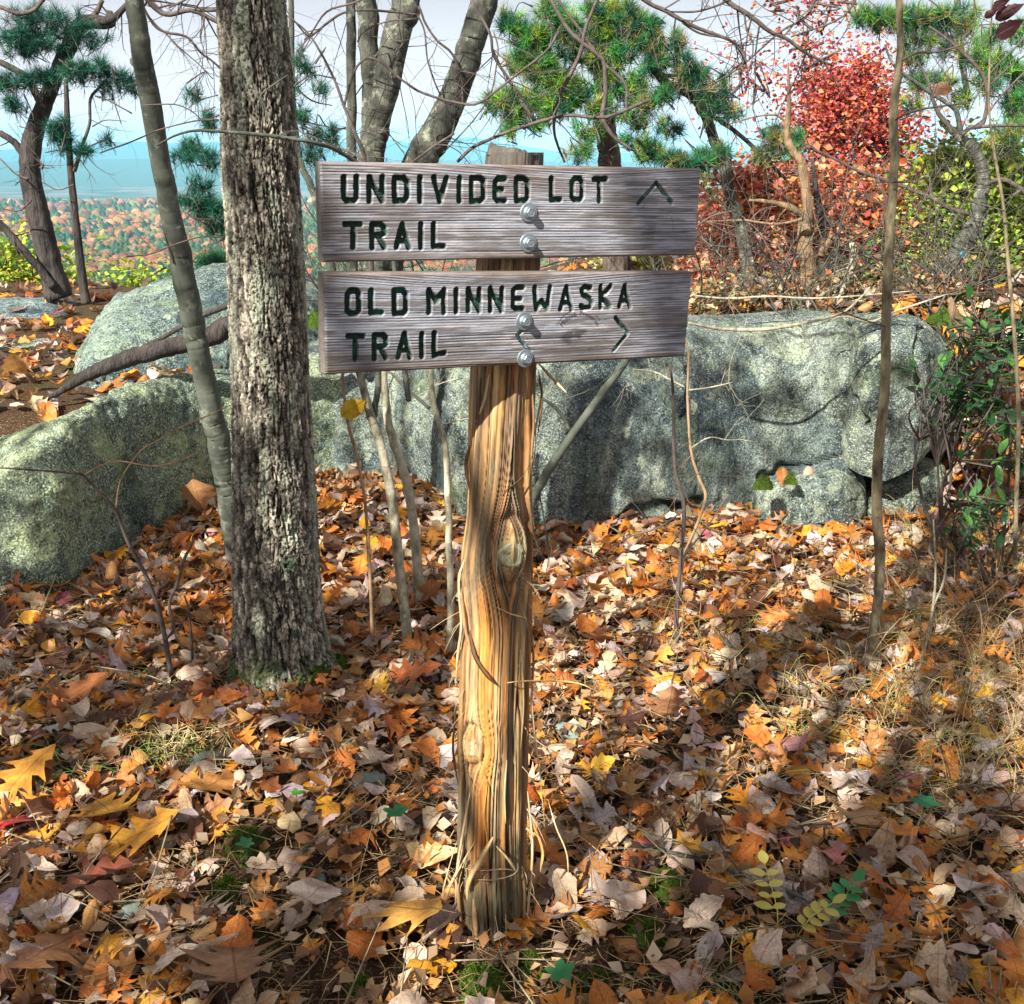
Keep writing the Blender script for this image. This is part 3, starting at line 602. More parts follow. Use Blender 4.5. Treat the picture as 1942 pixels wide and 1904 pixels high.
for q_ in range(46):            # fine hairs of shredded bark
    y0 = rng.uniform(1000, 1750); sd = rng.choice([-1, 1, 0]); x0 = 936+sd*60+rng.uniform(-8, 8) if sd else rng.uniform(885, 985)
    a_, n_ = post_pt(x0, y0); d_ = n_*.5+np.array([rng.normal(0, .3), -.2, -rng.uniform(.3, 1.4)]); l_ = rng.uniform(.02, .07)
    V, F = tube([a_, a_+d_*l_*.5+n_*.004, a_+d_*l_], [.0009, .0007, .0004], 3, 2); mk('bark_hair', V, F, M['post_wood'], sp_, col=np.array(CR)*np.ones((len(V), 3)))

# ------------------------------------------------------------------ the two carved boards
def seg_dist(X, Y, lines):
    D = np.full(X.shape, 9.)
    for ln in lines:
        for (x0, y0), (x1, y1) in zip(ln[:-1], ln[1:]):
            l2 = (x1-x0)**2+(y1-y0)**2+1e-12; t_ = np.clip(((X-x0)*(x1-x0)+(Y-y0)*(y1-y0))/l2, 0, 1); D = np.minimum(D, np.hypot(X-x0-t_*(x1-x0), Y-y0-t_*(y1-y0)))
    return D
def Rm(a, b, g):
    ca, sa, cb, sb, cg, sg = math.cos(a), math.sin(a), math.cos(b), math.sin(b), math.cos(g), math.sin(g)
    return np.array([[ca, -sa, 0], [sa, ca, 0], [0, 0, 1]])@np.array([[cb, 0, sb], [0, 1, 0], [-sb, 0, cb]])@np.array([[1, 0, 0], [0, cg, -sg], [0, sg, cg]])
def CV(cx_, cy_): return 593.1+.38868*cx_, 269.6+.38868*cy_
def board(q, k, strokes, arrows, bolts, seed, label, stamp):
    ctr = np.array([0, 0, H])+(np.array(q[:3])-[0, 0, H])*k; R_ = Rm(*q[3:6]); w, h = q[6]*k, .16*k; th = .030
    if seed == 2: print('board2', ctr, w, h)
    def loc(cx_, cy_):                  # crop pixel -> board plane coordinates
        d = ray(*CV(cx_, cy_)); nrm = R_[:, 1]; t_ = ((ctr-[0, 0, H])@nrm)/(d@nrm); p = np.array([0, 0, H])+d*t_; l_ = R_.T@(p-ctr); return l_[0], l_[2]
    nx, nz = 720, 164; xs = np.linspace(-w/2, w/2, nx); zs = np.linspace(-h/2, h/2, nz); X, Z = np.meshgrid(xs, zs)
    lines = [[loc(*p) for p in s] for s in strokes]; ar = [[loc(*p) for p in s] for s in arrows]
    rough = (noise(np.stack([X*160, Z*160, 0*X], -1), seed)-.5)*.0012
    D = seg_dist(X, Z, lines)+rough; A = seg_dist(X, Z, ar)+rough
    gr = .0054; carve = sst(gr, gr-.0022, D); ac = sst(.0042, .0024, A)
    warp = .010*(fbm(np.stack([X*2.2+seed, Z*6, 0*X], -1), 3, seed+3)-.5)+.022*np.exp(-((X-(.12 if seed == 1 else -.05))/.24)**2)*sst(.0, h/2, Z)
    lin = (Z+warp)/.0043; ph = lin+.5*fbm(np.stack([X*6, Z*30, 0*X], -1), 2, seed+9)
    ridge_ = .5+.5*np.sin(2*np.pi*ph); am = .35+.9*noise(np.stack([np.floor(ph), 0*X, 0*X], -1), seed+5); pink = fbm(np.stack([X*9, lin*.7, 0*X], -1), 4, seed+6)
    dk = fbm(np.stack([X*14, lin*1.3, 0*X+3], -1), 4, seed+7)
    dep = -.0011*(1-ridge_)*am*sst(.3, .6, dk)-.008*carve-.007*ac+.0015*(fbm(np.stack([X*4, Z*8, 0*X], -1), 3, seed)-.5)
    e = np.minimum.reduce([X+w/2, w/2-X, Z+h/2, h/2-Z]); dep = dep-.003*sst(.003, 0, e)
    def lerp(c0, c1, f): return c0*(1-f[..., None])+np.array(c1)*f[..., None]
    col = np.tile(np.array([.33, .35, .40]), X.shape+(1,)); col = lerp(col, (.56, .49, .46), sst(.55, .68, pink)*.6*ridge_); col = lerp(col, (.13, .12, .115), sst(.48, .36, dk)*.8); st2 = fbm(np.stack([X*7, Z*13, 0*X+11], -1), 4, seed+31); col = lerp(col, (.15, .13, .12), sst(.50, .64, st2)*.65); end_ = np.exp(-(np.minimum(X+w/2, w/2-X)/.03)**2); col = lerp(col, (.16, .14, .12), end_*sst(.4, .6, st2)*.8)
    col = lerp(col, (.05, .04, .045), (1-ridge_)*np.clip(am, 0, 1)*.62); col = lerp(col, (.16, .10, .06), sst(h*.40, h*.5, np.abs(Z))*.5)
    col = lerp(col, (.10, .055, .04), sst(.56, .7, fbm(np.stack([X*5, Z*22, 0*X+7], -1), 4, seed+13))*.45*sst(.0, .05, Z))
    gn = fbm(np.stack([X*60, Z*60, 0*X], -1), 3, seed)
    col = lerp(col, (.012, .035, .025), carve*.97); col = lerp(col, (.03, .11, .07), carve*sst(.55, .68, gn)*.8)
    col = lerp(col, (.03, .07, .065), ac*.97); col = lerp(col, (.30, .52, .52), ac*sst(.5, .6, noise(np.stack([X*70, Z*70, 0*X], -1), 3))*.7*(1 if seed == 2 else .35))
    # the round ink stamp, worn away at one side
    sx, sz = loc(*stamp[0]); sr = abs(loc(stamp[0][0]+stamp[1], stamp[0][1])[0]-sx); rd = np.hypot(X-sx, Z-sz); an = np.degrees(np.arctan2(Z-sz, X-sx))
    wear = sst(.42, .56, fbm(np.stack([X*50, Z*50, 0*X+2], -1), 3, seed+20))
    ring = np.exp(-((rd-sr)/.0011)**2)*((an > -45) & (an < 150)); blob = sst(.5, .58, fbm(np.stack([(X-sx)*38+3, (Z-sz)*60, 0*X], -1), 3, 33))*sst(sr*.8, sr*.55, np.hypot((X-sx)*.9, (Z-sz+.004)*1.5))
    col = lerp(col, (.05, .045, .05), np.clip(ring*.9+blob*.75, 0, 1)*wear*stamp[2])
    F0 = np.stack([X, dep*-1., Z], -1).reshape(-1, 3); n0 = len(F0)
    i = (np.arange(nz-1)[:, None]*nx+np.arange(nx-1)[None]); FF = np.stack([i, i+1, i+nx+1, i+nx], -1).reshape(-1, 4)
    per = np.concatenate([np.arange(nx), np.arange(1, nz)*nx+nx-1, (nz-1)*nx+np.arange(nx-2, -1, -1), np.arange(nz-2, 0, -1)*nx]); B0 = F0[per].copy(); B1 = B0.copy(); B0[:, 1] += 0; B1[:, 1] = th
    m_ = len(per); V = np.vstack([F0, B0, B1, [[0, th, 0]]]); j = np.arange(m_); k_ = (j+1) % m_
    SF = np.stack([n0+k_, n0+j, n0+m_+j, n0+m_+k_], -1); BF = np.stack([n0+m_+k_, n0+m_+j, np.full(m_, n0+2*m_)], -1)
    C = np.vstack([col.reshape(-1, 3), np.tile([.19, .17, .15], (2*m_+1, 1))])
    o = mk('sign_board', V@R_.T+ctr, [FF, SF, BF], M['board_wood'], sp_, col=C, label=label)
    for (bx, by) in bolts:              # galvanised washer and hex bolt head
        x0, z0 = loc(bx, by); V = []; Fq = []; Ft = []; rings = [(.0150, .0, 32), (.0150, .0022, 32), (.0142, .0028, 32), (.0098, .003, 32), (.0096, .0045, 32), (.0080, .0062, 32)]
        def addr(r, hgt, n, hexa=False):
            a = np.arange(n)*2*np.pi/n+.3; rr = r/np.cos((a % (np.pi/3))-np.pi/6)*.9 if hexa else r; return np.stack([x0+np.cos(a)*rr, np.full(n, -hgt), z0+np.sin(a)*rr], -1)
        rs = [addr(*r) for r in rings]+[addr(.0072, .0062, 32, True), addr(.0072, .0115, 32, True), addr(.0064, .0128, 32, True), addr(.004, .0124, 32), addr(.0001, .0126, 32)]
        V = np.vstack(rs)+[0, .0006, 0]; n = 32; i = np.arange(len(rs)-1)[:, None]*n; j = np.arange(n)[None]; k2 = (j+1) % n
        mk('bolt', V@R_.T+ctr, np.stack([i+j, i+k2, i+n+k2, i+n+j], -1).reshape(-1, 4), M['steel'], o, smooth=False)
    # tiny stamped words round the ring
    txt = 'Mohonk Preserve'; mbt = MB()
    for ci, ch in enumerate(txt):
        if ch == ' ': continue
        cu = bpy.data.curves.new('t', 'FONT'); cu.body = ch; cu.size = .011; cu.resolution_u = 2; cu.align_x = 'CENTER'; to = bpy.data.objects.new('t', cu)
        me = to.to_mesh(); v = np.array([w_.co[:] for w_ in me.vertices])
        if len(v):
            me.calc_loop_triangles(); f = np.array([t_.vertices[:] for t_ in me.loop_triangles]); aa = math.radians(142-ci*7.6); rr = sr-.0105; c_, s_ = math.cos(aa-math.pi/2), math.sin(aa-math.pi/2)
            xx = sx+math.cos(aa)*rr+v[:, 0]*c_-v[:, 1]*s_; zz = sz+math.sin(aa)*rr+v[:, 0]*s_+v[:, 1]*c_
            mbt.add(np.stack([xx, np.full(len(xx), -.0006), zz], -1)@R_.T+ctr, f)
        to.to_mesh_clear(); bpy.data.objects.remove(to); bpy.data.curves.remove(cu)
    if stamp[2] > .5: mbt.build('stamp', M['stamp_ink'], o, smooth=False)
    return o
def LT(s): return [[(a, b) for a, b in zip(p[::2], p[1::2])] for p in s]
S1 = LT([(155, 172, 155, 270, 170, 287, 203, 287, 216, 270, 216, 172), (279, 287, 279, 172, 342, 287, 342, 172), (403, 175, 403, 287, 447, 287, 463, 268, 463, 192, 447, 175, 403, 175),
         (526, 173, 526, 287), (593, 172, 623, 287, 655, 175), (718, 178, 718, 287), (778, 176, 778, 288, 820, 288, 836, 270, 836, 192, 820, 176, 778, 176),
         (940, 180, 905, 180, 893, 195, 893, 272, 905, 287, 938, 287), (893, 232, 925, 232), (997, 178, 997, 287, 1035, 287, 1050, 270, 1050, 195, 1035, 178, 997, 178), (1167, 178, 1167, 282, 1208, 282),
         (1268, 195, 1280, 178, 1305, 178, 1317, 195, 1317, 265, 1305, 282, 1280, 282, 1268, 265, 1268, 195), (1375, 181, 1432, 181), (1402, 181, 1402, 285),
         (160, 402, 232, 402), (200, 402, 200, 513), (293, 515, 293, 403, 335, 403, 352, 418, 352, 440, 335, 455, 300, 455), (322, 455, 352, 513), (411, 513, 440, 403, 472, 513), (424, 482, 460, 482), (530, 402, 530, 513), (593, 400, 593, 508, 640, 508)])
S2 = LT([(172, 742, 186, 727, 215, 727, 228, 742, 228, 822, 215, 838, 186, 838, 172, 822, 172, 742), (287, 726, 287, 833, 338, 833), (402, 725, 402, 837, 443, 837, 458, 820, 458, 742, 443, 725, 402, 725),
         (570, 830, 570, 722, 606, 775, 643, 722, 643, 830), (703, 722, 703, 827), (762, 822, 762, 718, 815, 822, 815, 718), (870, 822, 870, 715, 925, 822, 925, 715), (1028, 711, 995, 711, 982, 725, 982, 802, 995, 815, 1025, 813), (982, 765, 1015, 765),
         (1085, 710, 1093, 814, 1120, 775, 1147, 812, 1160, 708), (1212, 814, 1240, 708, 1266, 814), (1222, 784, 1257, 784), (1357, 712, 1330, 706, 1316, 720, 1320, 743, 1355, 765, 1366, 785, 1352, 806, 1325, 811, 1311, 800),
         (1408, 705, 1408, 806), (1455, 703, 1412, 756, 1453, 802), (1499, 803, 1525, 703, 1551, 803), (1508, 774, 1542, 774),
         (175, 948, 247, 948), (210, 948, 210, 1060), (305, 1057, 305, 943, 345, 943, 360, 957, 360, 985, 345, 1000, 310, 1000), (333, 1000, 360, 1052), (420, 1050, 450, 938, 478, 1050), (431, 1018, 467, 1018), (535, 938, 535, 1046), (595, 935, 595, 1041, 643, 1031)])
Q1 = [2.23621597e-02, 1.97710474, 1.37380726, 4.28135816e-01, 2.03928568e-02, 0, 7.32590218e-01]
Q2 = [2.10218463e-02, 1.88863811, 1.19866652, 5.12136232e-01, 4.77542364e-02, 0, 7.25585685e-01]
board(Q1, .903, S1, LT([(1590, 300, 1677, 200, 1755, 298)]), [(1052, 343), (1050, 491)], 1, 'upper carved board with an upward arrow at its right', ((1655, 430), 105, .45))
board(Q2, .930, S2, LT([(1065, 868, 1000, 944, 1063, 1022), (1480, 858, 1540, 932, 1470, 1015)]), [(1030, 873), (1035, 1055)], 2, 'lower carved board with arrows pointing left and right', ((1297, 962), 122, 1.))
# ------------------------------------------------------------------ trees, saplings, shrubs
def needle_tufts(mb, tips, n=34, Ln=.10, w=.0022, cols=((.03, .12, .05), (.05, .18, .06)), back=.5):
    for (p, d) in tips:
        d = np.asarray(d)/(np.linalg.norm(d)+1e-9); c0 = np.array(cols[rng.integers(0, len(cols))])*rng.uniform(.7, 1.35)
        q = p-d*rng.random((n, 1))*Ln*back; v = d*rng.uniform(.15, 1.1, (n, 1))+rng.normal(0, .55, (n, 3)); v /= np.linalg.norm(v, axis=1)[:, None]
        l = Ln*rng.uniform(.6, 1.1, (n, 1)); s = np.cross(v, rng.normal(0, 1, (n, 3))); s /= np.linalg.norm(s, axis=1)[:, None]+1e-9
        V = np.stack([q-s*w*.5, q+s*w*.5, q+v*l], 1).reshape(-1, 3); mb.add(V, np.arange(3*n).reshape(-1, 3), np.repeat(c0*rng.uniform(.75, 1.3, (n, 1)), 3, 0))
def leaves_cloud(mb, pts, size, cols, elong=1.6, jit=.35, up=.5):
    pts = np.asarray(pts); n = len(pts)
    if not n: return
    a = rng.normal(0, 1, (n, 3)); a[:, 2] *= .5; a /= np.linalg.norm(a, axis=1)[:, None]; nn = rng.normal(0, .8, (n, 3))+[0, 0, up]; b = np.cross(a, nn); b /= np.linalg.norm(b, axis=1)[:, None]+1e-9; nn = np.cross(b, a)
    s = size*rng.uniform(1-jit, 1+jit, (n, 1)); cup = nn*s*.18
    V = np.stack([pts-a*s*.5*elong, pts+b*s*.5-a*s*.1+cup, pts+a*s*.5*elong, pts-b*s*.5-a*s*.1+cup], 1).reshape(-1, 3)
    i = np.arange(n)[:, None]*4; F = np.concatenate([i+np.array([[0, 1, 2]]), i+np.array([[0, 2, 3]])])
    c = np.asarray(cols)[rng.integers(0, len(cols), n)]*rng.uniform(.65, 1.35, (n, 1)); mb.add(V, F, np.repeat(c, 4, 0))
def blob_pts(cv, Y, rx, ry, n, dy=None, hollow=.0):
    c = P(cv[0], cv[1], Y); k = depth(c)/2050; r = np.array([rx*k, dy if dy else rx*k*.8, ry*k]); u = rng.normal(0, 1, (n, 3)); u /= np.linalg.norm(u, axis=1)[:, None]
    return c+u*r*(hollow+(1-hollow)*rng.random((n, 1)))**(1/2.2)
def limb(parent, line, Y, mat, name='branch', sides=7, sub=4, wob=.08, tw=0, tl=.25, tr=.3, lvl=1, tips=None, k=1., n=2, up=0., trunk_k=1.):
    """a limb that follows the given line; tw random side twigs"""
    p, r = vline(line, Y, k); mb = MB(); T = tips if tips is not None else []
    if mat in ('pale_bark', 'smooth_bark', 'sap_bark', 'grey_bark') and r.max() > .006:       # swollen nodes and small kinks
        q = smooth_line(np.column_stack([p, r]), sub*4); m_ = len(q); nodes = rng.random(max(2, m_//14))*m_; i_ = np.arange(m_)
        for nd in nodes: q[:, 3] *= 1+rng.uniform(.0, .05)*np.exp(-((i_-nd)/2.)**2); q[:, :3] += (rng.normal(0, .10, 3)*q[:, 3:4].mean())[None]*np.exp(-((i_-nd)/4.)**2)[:, None]
        mb.add(*tube(q[:, :3], q[:, 3], sides, 1, wob*.5))
    else: mb.add(*tube(p, r, sides, sub, wob))
    q = smooth_line(np.column_stack([p, r]), 6)
    for i in range(tw):
        a = rng.integers(len(q)//5, len(q)-1); d = q[min(a+1, len(q)-1), :3]-q[a-1, :3]; d /= np.linalg.norm(d)+1e-9; s = rng.normal(0, 1, 3); s -= s@d*d; s /= np.linalg.norm(s)
        twigs(mb, q[a, :3], d*.5+s, tl*rng.uniform(.5, 1.4), max(.0012, min(q[a, 3]*tr, .006)), lvl, T, n=n, sides=3, up=up)
    return mb.build(name, M[mat], parent)

# the leaning smooth sapling
t_ = thing('sapling', P(450, 1040, 3.65), 'leaning smooth grey young trunk crossing behind the furrowed tree', 'tree')
limb(t_, [(246, -110, 32), (257, 0, 34), (268, 100, 37), (285, 190, 39), (303, 300, 37), (322, 400, 39), (345, 500, 42), (364, 600, 42), (380, 680, 40), (401, 780, 42), (418, 860, 42), (432, 930, 42), (445, 1010, 44), (455, 1080, 48)], [3.4, 3.7], 'smooth_bark', 'trunk', 22, 8, .03)
for l_ in ([(263, 128, 12), (253, 120, 12), (251, 112, 8)], [(275, 125, 10), (284, 128, 9)]): limb(t_, l_, 3.5, 'smooth_bark', 'stub', 8, 2, .1)
limb(t_, [(322, 400, 3), (315, 360, 3), (308, 330, 2)], 3.5, 'twig_bark', 'twig', 5, 3, .1)
limb(t_, [(330, 500, 3), (320, 470, 3), (310, 440, 2)], 3.5, 'twig_bark', 'twig', 5, 3, .1)
for l_, w_ in (([(190, 290), (254, 267), (300, 247), (367, 230), (414, 227)], 3), ([(240, 487), (287, 481), (334, 463), (384, 449), (427, 451)], 3), ([(250, 215), (205, 190), (180, 182)], 3), ([(270, 200), (330, 198), (365, 212), (385, 232)], 2.5)):
    limb(t_, [(a, b, w_) for a, b in l_], 3.3, 'twig_bark', 'twig', 5, 4, .15, tw=3, tl=.09, lvl=0)
# branch crossing in front of the furrowed trunk
t_ = thing('sapling', P(700, 640, 2.6), 'thin bare branch reaching across the furrowed trunk at mid height', 'branch')
limb(t_, [(297, 276, 3), (330, 258, 4), (367, 248, 5), (414, 249, 6), (501, 256, 7), (545, 262, 7), (594, 270, 7), (646, 289, 8), (700, 330, 9), (735, 400, 9), (750, 520, 10), (760, 640, 11), (775, 760, 11)], [2.5, 2.55, 2.6, 2.8, 2.9], 'smooth_bark', 'branch', 8, 5, .12, tw=6, tl=.12)
limb(t_, [(494, 255, 3), (500, 210, 3), (493, 183, 3), (520, 160, 3), (546, 142, 2)], 2.6, 'smooth_bark', 'twig', 5, 4, .12)
limb(t_, [(493, 183, 3), (508, 215, 2), (517, 240, 2)], 2.6, 'smooth_bark', 'twig', 4, 4, .12)

# smooth trunks behind the sign
def base_ok(vx, vy, Y): return P(vx, vy, Y)
t_ = thing('beech_tree', P(700, 600, 6.0), 'forked smooth grey trunk rising behind the left end of the sign', 'tree')
limb(t_, [(690, -90, 40), (695, 0, 40), (701, 111, 36), (703, 170, 34), (705, 230, 40), (703, 290, 42)], 5.9, 'grey_bark', 'trunk', 20, 8, .02, tw=2)
limb(t_, [(790, -80, 54), (769, 0, 53), (748, 83, 53), (731, 166, 51), (714, 240, 48), (704, 300, 50), (700, 400, 56), (700, 520, 60), (698, 640, 66)], 5.85, 'grey_bark', 'trunk', 22, 8, .02, tw=3, trunk_k=1)
for l_, w_, Y_ in (([(792, 28), (740, 22), (678, 19), (640, 30), (589, 69)], 4, 5.4), ([(794, 11), (808, 47), (830, 78), (858, 103), (875, 153), (878, 200)], 4, 5.4), ([(792, 28), (805, 60), (810, 110), (822, 150), (835, 180)], 3, 5.4), ([(740, 128), (755, 100), (768, 75)], 4, 5.4), ([(678, 80), (690, 60), (730, 42), (790, 35)], 2.5, 5.3)):
    limb(t_, [(a, b, w_*1.2) for a, b in l_], Y_, 'twig_bark', 'branch', 5, 4, .12, tw=5, tl=.3, tr=.5)
t_ = thing('sapling', P(665, 600, 5.2), 'straight thin grey pole stem left of the forked trunk', 'tree')
limb(t_, [(664, -60, 18), (665, 0, 18), (666, 150, 18), (666, 300, 19), (668, 450, 20), (670, 620, 22)], 5.2, 'grey_bark', 'trunk', 14, 6, .02)
t_ = thing('leaning_tree', P(700, 620, 5.6), 'stout lichen spotted trunk leaning right behind the top board', 'tree')
limb(t_, [(935, -80, 50), (918, 0, 51), (894, 83, 50), (867, 166, 52), (829, 250, 58), (798, 305, 62), (765, 380, 66), (735, 470, 70), (715, 560, 76), (700, 650, 84)], 5.5, 'grey_bark', 'trunk', 22, 8, .03)
for l_, w_, Y_ in (([(893, 0), (928, 61), (936, 105), (966, 153), (1014, 230)], 6, 5.3), ([(936, 60), (944, 90), (941, 125), (930, 180), (900, 225), (883, 245), (840, 290)], 3, 5.2), ([(867, 307), (900, 278), (972, 247), (1039, 226), (1078, 219), (1150, 222), (1230, 190)], 7, 5.2), ([(783, 307), (828, 274), (862, 253)], 5, 5.1), ([(653, 200), (661, 167), (678, 125), (700, 110), (728, 122), (761, 151), (805, 178), (883, 198), (914, 192), (955, 161), (1033, 100), (1060, 60)], 5, 5.0)):
    limb(t_, [(a, b, w_) for a, b in l_], Y_, 'twig_bark', 'branch', 5, 4, .12, tw=8, tl=.35, tr=.5)
t_ = thing('shrub', P(700, 600, 4.9), 'bare dark stemmed bush with arching stems between furrowed trunk and forked trunk', 'shrub')
limb(t_, [(545, 30, 3), (589, 69, 4), (631, 144, 5), (653, 203, 6), (678, 264, 8), (692, 304, 9), (700, 400, 10), (705, 560, 11), (705, 640, 11)], 4.8, 'twig_bark', 'stem', 7, 5, .08, tw=12, tl=.35, lvl=1)
limb(t_, [(589, 65, 3), (620, 22, 4), (672, 5, 4), (720, -20, 4)], 4.7, 'twig_bark', 'branch', 5, 4, .12, tw=7, tl=.3)
limb(t_, [(520, -10, 2), (575, 60, 3), (589, 69, 3)], 4.7, 'twig_bark', 'branch', 4, 4, .12, tw=4, tl=.3)
limb(t_, [(568, 250, 3), (600, 262, 3), (640, 280, 4), (676, 295, 5), (705, 330, 5)], 4.6, 'twig_bark', 'branch', 5, 4, .12, tw=6, tl=.25)

# pines
GR = ((.04, .20, .06), (.07, .30, .06), (.14, .34, .04), (.28, .38, .04)); BG = ((.012, .08, .06), (.015, .11, .08), (.02, .14, .07))
def pine(label, base, trunks, branches, clumps, Y, cols, mat='pine_bark', tuft=34, Ln=.10, w=.0024, tips_per=9, tl=.3, name='pine_tree'):
    t_ = thing(name, base, label, 'tree', None)
    for l_, Y_ in trunks: limb(t_, l_, Y_, mat, 'trunk', 16, 8, .06)
    for l_, Y_ in branches: limb(t_, l_, Y_, mat if l_[0][2] > 9 else 'twig_bark', 'branch', 8, 5, .1, tw=4, tl=.25)
    mb = MB(); tw = MB()
    for (cx_, cy_, rx, ry, n) in clumps:
        n = int(n*1.75); pts = blob_pts((cx_, cy_), Y, rx*1.15, ry*1.2, n, hollow=.0); core = P(cx_, cy_+ry*.4, Y)
        tips = []; 
        for p in pts:
            d = (p-core)*1.2+np.array([0, 0, .12]); d /= np.linalg.norm(d)+1e-9; d = d*.7+rng.normal(0, .35, 3)
            d /= np.linalg.norm(d); tw.add(*tube([p-d*rng.uniform(.05, .12)-np.array([0, 0, .01]), p-d*.04, p], [.002, .0018, .0015], 3, 2, 0, False)); tips.append((p, d))
        for i in range(max(2, n//9)):
            p = pts[rng.integers(0, n)]; a = core+rng.normal(0, .05, 3); tw.add(*tube([a, (a+p)/2+rng.normal(0, .06, 3), p], [.0045, .003, .002], 4, 3, .1, False))
        needle_tufts(mb, tips, int(tuft*1.5), Ln*.8, w*1.35, cols+((.30, .26, .08),) if len(cols) > 4 else cols)
    tw.build('twigs', M['twig_bark'], t_); mb.build('needles', M['needles'], t_); return t_
pine('dark crooked pine with an arching trunk at the far left edge', P(110, 545, 7.6),
     [([(207, 20, 12), (207, 43, 22), (160, 43, 28), (134, 83, 29), (110, 134, 28), (83, 200, 30), (60, 270, 36), (58, 334, 38), (75, 417, 42), (95, 500, 44), (112, 565, 52)], 7.6)],
     [([(245, 5, 10), (215, 35, 14), (190, 42, 18)], 7.5), ([(194, 0, 9), (182, 25, 11), (165, 45, 14)], 7.6), ([(0, 118, 12), (30, 133, 12), (50, 147, 14), (66, 175, 15), (83, 205, 17)], 7.6), ([(0, 252, 12), (27, 270, 14), (43, 290, 16), (58, 320, 18)], 7.6), ([(-30, 415, 12), (0, 424, 14), (43, 473, 17), (75, 510, 17), (102, 545, 18)], 7.5), ([(78, 320, 7), (82, 312, 6)], 7.5), ([(0, 13, 8), (33, 25, 8), (63, 20, 8), (85, -5, 8)], 6.8),
      ([(55, 340, 4), (30, 330, 3), (0, 300, 3)], 7.4), ([(60, 380, 4), (35, 400, 3), (0, 395, 3)], 7.4)],
     [(75, 42, 60, 28, 36), (30, 80, 55, 20, 22), (70, 85, 50, 14, 14), (140, 60, 40, 30, 12), (20, 155, 40, 14, 22), (80, 145, 30, 14, 14), (30, 195, 25, 12, 8), (170, 75, 40, 16, 9)], 7.4, BG, 'dark_bark', 30, .13)
pine('slim dark forked pine standing right of the arching one', P(162, 560, 7.3),
     [([(125, 150, 8), (128, 234, 11), (135, 334, 13), (147, 451, 15), (158, 540, 17), (164, 575, 19)], 7.3)],
     [([(197, 157, 4), (172, 187, 6), (170, 234, 6), (157, 274, 7), (141, 325, 9)], 7.3), ([(135, 290, 3), (110, 285, 3), (85, 290, 2)], 7.2), ([(140, 350, 3), (110, 360, 2), (80, 345, 2)], 7.2), ([(175, 240, 3), (200, 228, 2), (240, 230, 1)], 7.2)],
     [(150, 135, 30, 16, 18), (190, 130, 25, 18, 14), (230, 150, 28, 18, 12), (110, 240, 22, 16, 12), (115, 265, 22, 18, 12), (200, 265, 14, 10, 3), (255, 165, 18, 10, 4), (150, 285, 30, 10, 8), (205, 170, 20, 12, 5)], 7.2, BG, 'dark_bark', 28, .12)
pine('pine half hidden behind the furrowed trunk with blue green tufts on both sides', P(600, 600, 6.3),
     [([(552, -40, 10), (553, 60, 11), (555, 187, 12), (568, 300, 13), (588, 350, 14), (612, 420, 16), (630, 520, 18), (640, 640, 20)], 6.3)],
     [([(410, 20, 5), (361, 20, 6), (314, 27, 8), (280, -5, 9)], 6.0), ([(404, 117, 3), (381, 100, 3), (354, 70, 4), (311, 60, 4), (280, 30, 4)], 5.9), ([(414, 180, 2), (380, 190, 2), (350, 210, 1)], 6.2), ([(420, 420, 3), (380, 395, 3), (345, 420, 2)], 6.2), ([(555, 160, 3), (590, 190, 3), (630, 200, 2)], 6.2), ([(575, 230, 3), (620, 240, 2), (660, 245, 2)], 6.2), ([(580, 130, 2), (610, 125, 2)], 6.2)],
     [(368, 180, 20, 12, 5), (400, 225, 22, 18, 8), (365, 270, 22, 14, 8), (350, 295, 24, 12, 9), (395, 300, 25, 16, 10), (375, 345, 25, 14, 8), (375, 385, 35, 18, 22), (405, 400, 22, 20, 16), (410, 430, 20, 14, 10), (570, 110, 10, 20, 5), (585, 130, 14, 10, 4), (610, 165, 20, 10, 4), (570, 215, 22, 22, 9), (600, 260, 25, 18, 8), (630, 240, 12, 8, 3), (635, 265, 18, 10, 4), (590, 290, 22, 16, 8), (555, 170, 12, 24, 6)], 6.1, BG+((.03, .13, .07),), 'grey_bark', 26, .10)
